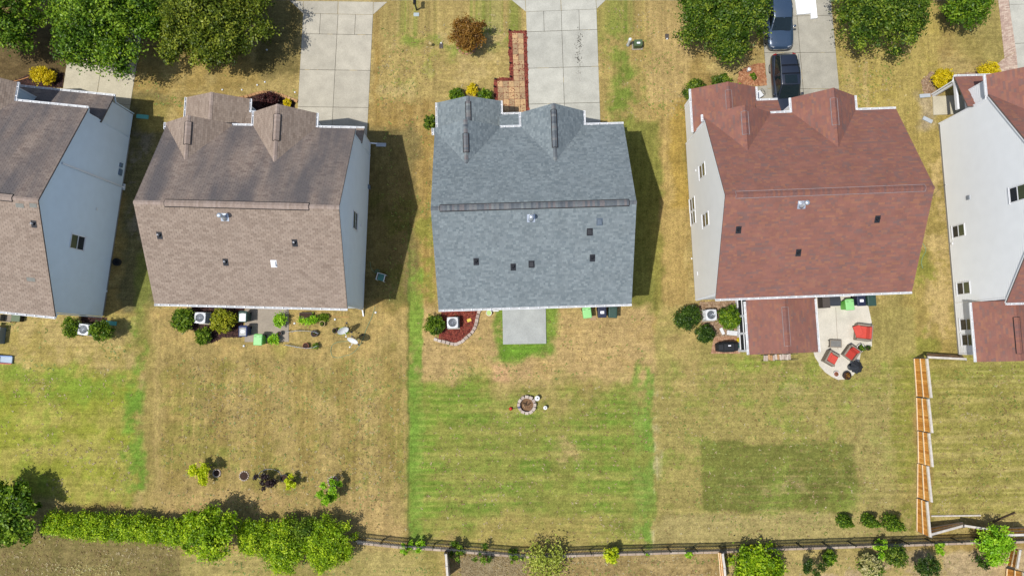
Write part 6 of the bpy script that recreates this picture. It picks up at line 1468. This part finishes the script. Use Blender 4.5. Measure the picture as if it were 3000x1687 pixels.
for i, (a, b, R_, lb) in enumerate(((465, 292, .26, 'white ring of stones beside the yellow-green sapling'), (740, 320, .32, 'white stone ring with an empty mulch centre'), (1635, 378, .36, 'white ring around the base of the bright young tree'))):
    c = at('L7', a, b); rg_ = ring('stone_ring', lb, 'stone ring', c, R_, 13, (.13, .09), 'stone_block', 20 + i, .09, 'white planting rings'); MB().lathe([(R_ * .9, 0), (R_ * .8, .03), (.02, .05)], c, 16).build('mulch', 'soil_dark', rg_)
t = thing('metal_hoop', 'large thin metal hoop lying beside the purple sapling', 'hoop', at('L7', 1000, 320)); MB().tube([(math.cos(a) * .82, math.sin(a) * .5, .05 + .1 * math.sin(a)) for a in [2 * math.pi * k / 40 for k in range(41)]], .016, 6, cap=False).build('ring', 'lead_grey', t)
for k in range(3): MB().tube([(math.cos(k * 2.1) * .82, math.sin(k * 2.1) * .5, 0), (math.cos(k * 2.1) * .82, math.sin(k * 2.1) * .5, .1)], .012, 5).build('peg', 'lead_grey', t)
tag(MB().box((*P2(632, 282).xy, .06), (.3, .22, .04), .4).build('yellow_toy', 'plastic_yellow'), 'crumpled yellow plastic piece in the red mulch', 'plastic piece')
tag(MB().box((*P2(1945, 258).xy, .02), (.45, .3, .03), .05).build('board', 'board_tan'), 'small tan board between the bins', 'board')
tag(MB().box((*P2(905, 185).xy, .05), (.55, .06, .06), .02).build('drain_pipe', 'white_vinyl'), 'short white drain pipe at the back wall', 'pipe')
# ------------------------------------------------------------------ children's things at the far left
A3 = lambda a, b, z=0: at('A3', a, b, z)
t = thing('play_kitchen', 'grey and blue plastic play table behind the leftmost house', 'play table', A3(15, 740), rad(-4)); MB().box((0, 0, .35), (.72, 1.2, .7)).build('body', 'plastic_grey', t, bevel=.03); MB().box((0, 0, .71), (.78, 1.26, .04)).build('top', 'ac_shell', t, bevel=.02)
for y_ in (-.33, .06, .42): MB().box((.02, y_, .735), (.46, .26, .02)).build('tray', 'plastic_paleblue' if y_ else 'plastic_blue', t, bevel=.02)
MB().box((-.05, .05, .76), (.2, .2, .05)).build('basin', 'plastic_white', t, bevel=.02); MB().lathe([(.14, .7), (.15, .9), (.1, .92)], (-.2, .74, 0), 16).build('knob_tower', 'plastic_teal', t)
t = thing('play_slide', 'small red and pale blue plastic slide on the left lawn', 'slide', A3(60, 1165), rad(-3)); MB().box((.28, 0, .10), (.95, .5, .14)).build('chute', 'plastic_paleblue', t, bevel=.03); MB().box((-.55, 0, .25), (.7, .52, .4)).build('deck', 'plastic_white', t, bevel=.03)
for sy in (-1, 1): MB().bar((-.6, sy * .27, .48), (.75, sy * .27, .18), .06, .1).build('side_rail', 'plastic_red' if sy < 0 else 'plastic_blue', t)
t = thing('garden_chair', 'tan sling chair half under the gutter of the leftmost house', 'chair', A3(220, 440), rad(-4)); MB().box((0, 0, .4), (.5, .5, .04)).build('seat', 'wicker', t, bevel=.01); MB().box((-.28, 0, .62), (.04, .5, .5)).build('backrest', 'wicker_dark', t)
for sy in (-1, 1):
    MB().bar((-.3, sy * .28, .6), (.3, sy * .28, .6), .05, .04).build('armrest', 'pot_tan', t)
    for sx in (-1, 1): MB().bar((sx * .27, sy * .27, 0), (sx * .27, sy * .27, .6), .04, .04).build('leg', 'pot_tan', t)
t = thing('storage_bin', 'dark plastic container beside the tan sling chair', 'container', A3(355, 435), rad(-4)); MB().box((0, 0, .22), (.6, .5, .44)).build('body', 'pot_black', t, bevel=.03); MB().box((0, 0, .45), (.64, .54, .05)).build('lid', 'utility_green', t, bevel=.02)
t = thing('hose_reel', 'round dark hose reel against the blue wall of the leftmost house', 'hose reel', at('A2', 772, 710), 0); MB().lathe([(.26, 0), (.28, .3), (.24, .3), (.22, .08)], n=22).build('pot', 'pot_black', t); MB().tube([(math.cos(k * .5) * .17, math.sin(k * .5) * .17, .1 + k * .004) for k in range(40)], .02, 6).build('coil', 'dark_metal', t)
# ------------------------------------------------------------------ street-side fittings
t = thing('mailbox', 'black mailbox on a post at the kerb', 'mailbox', T2(1510, 88), 0); MB().box((0, 0, .55), (.1, .1, 1.15)).build('post', 'black_paint', t); mb = MB(); n = 8
for y_ in (-.12, .42):
    for i in range(n): a = math.pi * i / (n - 1); mb.v.append((math.cos(a) * .11, y_, 1.22 + math.sin(a) * .11))
    mb.v += [(-.11, y_, 1.08), (.11, y_, 1.08)]
m_ = n + 2; mb.f = [tuple(range(m_ - 1, -1, -1)), tuple(range(m_, 2 * m_))] + [(i, (i + 1) % m_, m_ + (i + 1) % m_, m_ + i) for i in range(m_)]; mb.build('box', 'black_paint', t); MB().box((0, .15, 1.05), (.13, .5, .05)).build('bracket', 'black_paint', t); MB().box((.13, .3, 1.24), (.02, .04, .18)).build('flag', 'plastic_red', t)
tag(MB().box((*T2(1507, 127).xy, .02), (.42, .28, .04)).build('meter_cover', 'utility_lid', bevel=.01), 'pale rectangular meter cover below the mailbox', 'meter cover')
t = thing('cable_pedestal', 'white round-topped utility pedestal beside the green box', 'pedestal', T3(1275, 385)); MB().lathe([(.1, 0), (.1, .75), (.12, .76), (.12, 1.0), (.1, 1.06), (.03, 1.09)], n=18).build('tube', 'plastic_white', t, smooth=False); MB().lathe([(.13, -.02), (.13, .03)], n=16).build('foot', 'lead_grey', t)
t = thing('transformer_box', 'green utility box with a pale label on the front lawn', 'utility box', T3(1352, 392), rad(2)); MB().box((0, 0, .28), (.62, .5, .56), top=.94).build('body', 'utility_green', t, bevel=.03); MB().box((0, .03, .58), (.62, .42, .05)).build('lid', 'utility_green', t, bevel=.02); MB().box((0, -.03, .608), (.24, .12, .006)).build('sticker', 'label_white', t)
MB().box((0, 0, .02), (.8, .65, .06)).build('base', 'concrete_tan', t)
def lamp_(label, p, r=.08, h=.3, cap='pot_tan', group='path lights'):
    t = thing('path_light', label, 'path light', p, 0, group); MB().tube([(0, 0, 0), (0, 0, h)], .015, 6).build('stake', 'dark_metal', t); MB().lathe([(r * .5, h - .02), (r, h), (r * .8, h + .05), (.02, h + .07)], n=14).build('cap', cap, t); return t
lamp_('pale ball-topped light on the front lawn left of the maple', T2(1632, 392), .12, .42)
for a, b in ((268, 268), (268, 418), (272, 545), (275, 660), (147, 680), (140, 745)): lamp_('small black path light along the paver walkway', T3(a, b), .07, .25, 'black_paint')
for fr, a, b, dy, lb in (('T2', 1718, 370, 1, 'white capped sewer cleanout in a brown plate by the maple'), ('T3', 1606, 335, -1, 'white capped sewer cleanout in a brown plate near the dark tree')):
    t = thing('sewer_cleanout', lb, 'cleanout', at(fr, a, b)); MB().lathe([(.06, 0), (.06, .08), (.02, .1)], n=12).build('cap', 'plastic_white', t); MB().box((0, -.2 * dy, .01), (.28, .42, .03)).build('plate', 'box_brown', t)
for fr, a, b in (('T2', 27, 766), ('T2', 157, 725), ('T2', 222, 700), ('T2', 477, 787), ('T2', 238, 427), ('A1', 1890, 765)): tag(MB().lathe([(.06, 0), (.07, .05), (.05, .08), (.01, .09)], at(fr, a, b), 10).build('garden_light', 'plastic_white'), 'small white dome light on the lawn by the curved edging', 'garden light', 'white dome lights')
for fr, a, b in (('P1', 1003, 655), ('P1', 1565, 405), ('P1', 2014, 362), ('P1', 2465, 285)): tag(MB().lathe([(.07, 0), (.08, .05), (.05, .08), (.01, .09)], at(fr, a, b), 10).build('garden_light', 'plastic_white'), 'small white dome light on the lawn around the kitchen garden', 'garden light', 'white dome lights of the kitchen garden')
t = thing('garden_lantern', 'white lantern on the red clay soil', 'lantern', T4(945, 815)); MB().lathe([(.1, 0), (.1, .3), (.14, .32), (.02, .42)], n=14).build('body', 'plastic_white', t); MB().lathe([(.13, 0), (.13, .03)], n=12).build('base', 'dark_metal', t)
hose('edging_strip', 'thin dark wire edging at the red clay soil', [T4(a, b, .04) for a, b in ((780, 865), (850, 815), (930, 775), (1040, 745))], .015, 'dark_metal', 'edging')
t = thing('entry_chair', 'white cushioned wire chair by the front entry of the red roofed house', 'chair', T4(1050, 1110), rad(35)); MB().box((0, 0, .45), (.5, .5, .06)).build('seat', 'plastic_white', t, bevel=.02); MB().tube([(.28, math.cos(a) * .22, .62 + math.sin(a) * .22) for a in [2 * math.pi * k / 20 for k in range(21)]], .015, 6, cap=False).build('backrest', 'dark_metal', t)
for sx in (-1, 1):
    for sy in (-1, 1): MB().tube([(sx * .2, sy * .2, 0), (sx * .2, sy * .2, .45)], .012, 6).build('leg', 'dark_metal', t)
# leaf litter tracked over C's driveway
g = np.random.default_rng(5); mb = MB()
for k in range(170):
    b = g.choice([330, 370, 490, 500, 620], p=[.2, .25, .25, .15, .15]) + g.normal(0, 34); a = 862 + g.normal(0, 14) - (8 if b > 450 else 0); p = T3(a, b); an = g.uniform(0, 6.28); r_ = g.uniform(.015, .055) * (1 if b < 560 else .6)
    mb.quad(*[(p.x + math.cos(an + q) * r_ * (1 if i % 2 else .55), p.y + math.sin(an + q) * r_ * (1 if i % 2 else .55), .036 + .004 * i) for i, q in enumerate((0, 1.57, 3.14, 4.71))])
tag(mb.build('leaf_litter', 'debris', kind='stuff'), 'dark specks of litter on the pale driveway slabs', 'litter')
# ------------------------------------------------------------------ cars and boards on D's driveway
def car(label, p, rz, L_, W_, H_, paint, sunroof=False, rails=True, rear=.02):
    t = thing('parked_car', label, 'car', p, rz, 'cars parked on the driveway'); hw = W_ / 2
    st = [(0, .74, .70, .42), (.015, .90, .88, .32), (.05, 1.0, .99, .28), (.14, 1.03, 1.0, .27), (.5, 1.05, 1.0, .22), (.68, 1.05, .99, .22), (.76, 1.04, 1.0, .23), (.86, 1.03, .96, .24), (.93, .99, .90, .26), (.975, .90, .80, .28), (1.0, .70, .64, .36)]
    mb = MB(); m = 11
    for f, w_, zt, zb in st:
        y_ = -L_ / 2 + L_ * f; q = hw * w_
        half = [(q * .90, zb), (q, zb + .22), (q * 1.0, zt - .22), (q * .955, zt - .06), (q * .80, zt + .01)]
        pts = [(-a, b) for a, b in half] + [(0, zt + .045)] + [(a, b) for a, b in reversed(half)]
        mb.v += [(a, y_, b) for a, b in pts]
    for i in range(len(st) - 1):
        for j in range(m - 1): mb.f.append((i * m + j, i * m + j + 1, (i + 1) * m + j + 1, (i + 1) * m + j))
        mb.f.append((i * m + m - 1, i * m, (i + 1) * m, (i + 1) * m + m - 1))
    mb.f += [tuple(range(m - 1, -1, -1)), tuple(range((len(st) - 1) * m, len(st) * m))]
    mb.build('body', paint, t, smooth=True, sub=1)
    yb0, yb1, yt0, yt1 = -L_ * (.485 - rear), L_ * .235, -L_ * (.44 - rear), L_ * .055; wb, wt = hw * .93, hw * .735; zb, zt = .97, H_
    base = [(-wb * .80, yb0, zb), (wb * .80, yb0, zb), (wb, -L_ * .12, zb), (wb * .88, yb1, zb), (-wb * .88, yb1, zb), (-wb, -L_ * .12, zb)]
    topv = [(-wt * .80, yt0 + .1, zt - .09), (wt * .80, yt0 + .1, zt - .09), (wt * 1.03, -L_ * .1, zt), (wt * .97, yt1, zt - .06), (-wt * .97, yt1, zt - .06), (-wt * 1.03, -L_ * .1, zt)]
    cb = MB(); cb.v = base + topv + [(0, yt0 + .04, zt - .05), (0, -L_ * .1, zt + .035), (0, yt1, zt - .02)]
    cb.f = [(0, 1, 7, 12, 6), (1, 2, 8, 7), (2, 3, 9, 8), (3, 4, 10, 14, 9), (4, 5, 11, 10), (5, 0, 6, 11), (6, 12, 13, 11), (12, 7, 8, 13), (11, 13, 14, 10), (13, 8, 9, 14)]
    cab = cb.build('roof', paint, t, bevel=.10, seg=4, smooth=True)
    def panel(nm, q4, ins=.86, off=.03, mat='car_glass'):
        q4 = [Vector(a) for a in q4]; c = sum(q4, Vector()) / len(q4); nr = (q4[1] - q4[0]).cross(q4[2] - q4[1]).normalized()
        if nr.dot(c - Vector((0, -L_ * .1, .9))) < 0: nr = -nr; q4 = list(reversed(q4))
        o_ = [c + (a - c) * ins + nr * off for a in q4]; i_ = [a - nr * .05 for a in o_]; b_ = MB(); k = len(q4); b_.v = [tuple(a) for a in o_ + i_]; b_.f = [tuple(range(k))] + [(j, (j + 1) % k, k + (j + 1) % k, k + j) for j in range(k)]
        b_.f = [tuple(reversed(f)) if False else f for f in b_.f]; return b_.build(nm, mat, t)
    panel('windshield', [base[3], base[4], topv[4], topv[3]], .90, .028); panel('rear_window', [base[0], base[1], topv[1], topv[0]], .86, .028)
    for sg in (0, 1):
        A_, B_, C_, D_, E_, F_ = (base[1], base[2], base[3], topv[1], topv[2], topv[3]) if sg else (base[0], base[5], base[4], topv[0], topv[5], topv[4])
        panel('side_window', [A_, B_, E_, D_], .87, .016); panel('side_window', [B_, C_, F_, E_], .84, .016)
        x_ = (hw * .97) * (1 if sg else -1); mr = MB().box((x_ * 1.09, L_ * .165, 1.05), (.2, .13, .14)).build('mirror', paint, t, bevel=.03); MB().box((x_ * 1.09, L_ * .165 - .068, 1.05), (.17, .01, .1)).build('mirror_glass', 'chrome', mr)
        for yy in (-L_ * .30, L_ * .315):
            xs = (hw - .155) * (1 if sg else -1); wh = MB().tube([(xs - .11, yy, .35), (xs + .11, yy, .35)], .35, 22).build('wheel', 'tyre', t); xo = xs + (.113 if sg else -.113); MB().tube([(xo - .01, yy, .35), (xo + .012, yy, .35)], .24, 18).build('rim', 'alloy', wh)
        MB().box(((hw * .66) * (1 if sg else -1), L_ * .462, .76), (.30, .13, .12), (-.45 if sg else .45)).build('headlight', 'lamp_clear', t, bevel=.04); MB().box(((hw * .74) * (1 if sg else -1), -L_ * .474, .84), (.26, .10, .2), (.35 if sg else -.35)).build('tail_light', 'lamp_red', t, bevel=.03)
        if rails: MB().tube([((wt * .93) * (1 if sg else -1), yt0 + .15, zt + .0), ((wt * .97) * (1 if sg else -1), -L_ * .1, zt + .06), ((wt * .93) * (1 if sg else -1), yt1 - .25, zt + .01)], .02, 6).build('roof_rail', 'chrome', t)
    if rails:
        for yy in (-L_ * .23, -L_ * .10): MB().bar((-wt * .93, yy, zt + .065), (wt * .93, yy, zt + .065), .06, .025).build('roof_bar', 'black_paint', t)
    if sunroof: MB().box((0, -L_ * .015, zt + .012), (wt * 1.25, .62, .035)).build('sunroof', 'car_glass', t)
    MB().bar((-hw * .55, L_ * .492, .60), (hw * .55, L_ * .492, .60), .05, .12).build('grille', 'chrome', t); MB().bar((-wb * .7, yb1 + .03, zb + .045), (wb * .1, yb1 - .08, zb + .075), .02, .015).build('wiper', 'black_paint', t)
    for sx in (-.45, .45): MB().bar((sx * hw, yb1 + .12, 1.04), (sx * hw * .8, L_ * .42, .935), .03, .02).build('hood_crease', paint, t)
    return t
c_nose = T4(1330, 575, .5); cy = c_nose.y + 2.35
car('dark blue car under the edge of the dark tree', Vector((T4(1318, 420, .9).x, cy, 0)), math.pi + rad(1.5), 4.75, 1.9, 1.62, 'car_blue', rails=False)
rear = T4(1370, 612, .8)
car('black car with sunroof parked at the red roofed garage', Vector((T4(1405, 830, 1.2).x, rear.y - 2.42, 0)), math.pi + rad(2.5), 4.85, 1.93, 1.74, 'car_black', True, True)
def board(label, pts, z0, h):
    o = MB().prism([p.xy for p in pts], z0, z0 + h).build('foam_board', 'foam_board', bevel=.01); return tag(o, label, 'panel', 'white boards on the driveway')
board('wide white foam board lying on the driveway beside the blue car', [T4(1468, -60), T4(1636, -70), T4(1648, 168), T4(1500, 183)], .03, .18); board('narrow white foam board lying beside the wide one', [T4(1642, -70), T4(1698, -70), T4(1728, 222), T4(1662, 230)], .03, .20)
# cable on E's wall and wires by D
hose('cable', 'dark cable hanging from the white wall toward the red roof', [E.root.matrix_basis @ Vector((E.wx0 - .03, E.hit('E2', 414, 98, E.wx0).y, E.hit('E2', 414, 98, E.wx0).z)), at('E2', 360, 140, 3.3), at('E2', 310, 190, 3.6), at('E2', 296, 205, 4.0)], .012, 'dark_metal', 'cable')
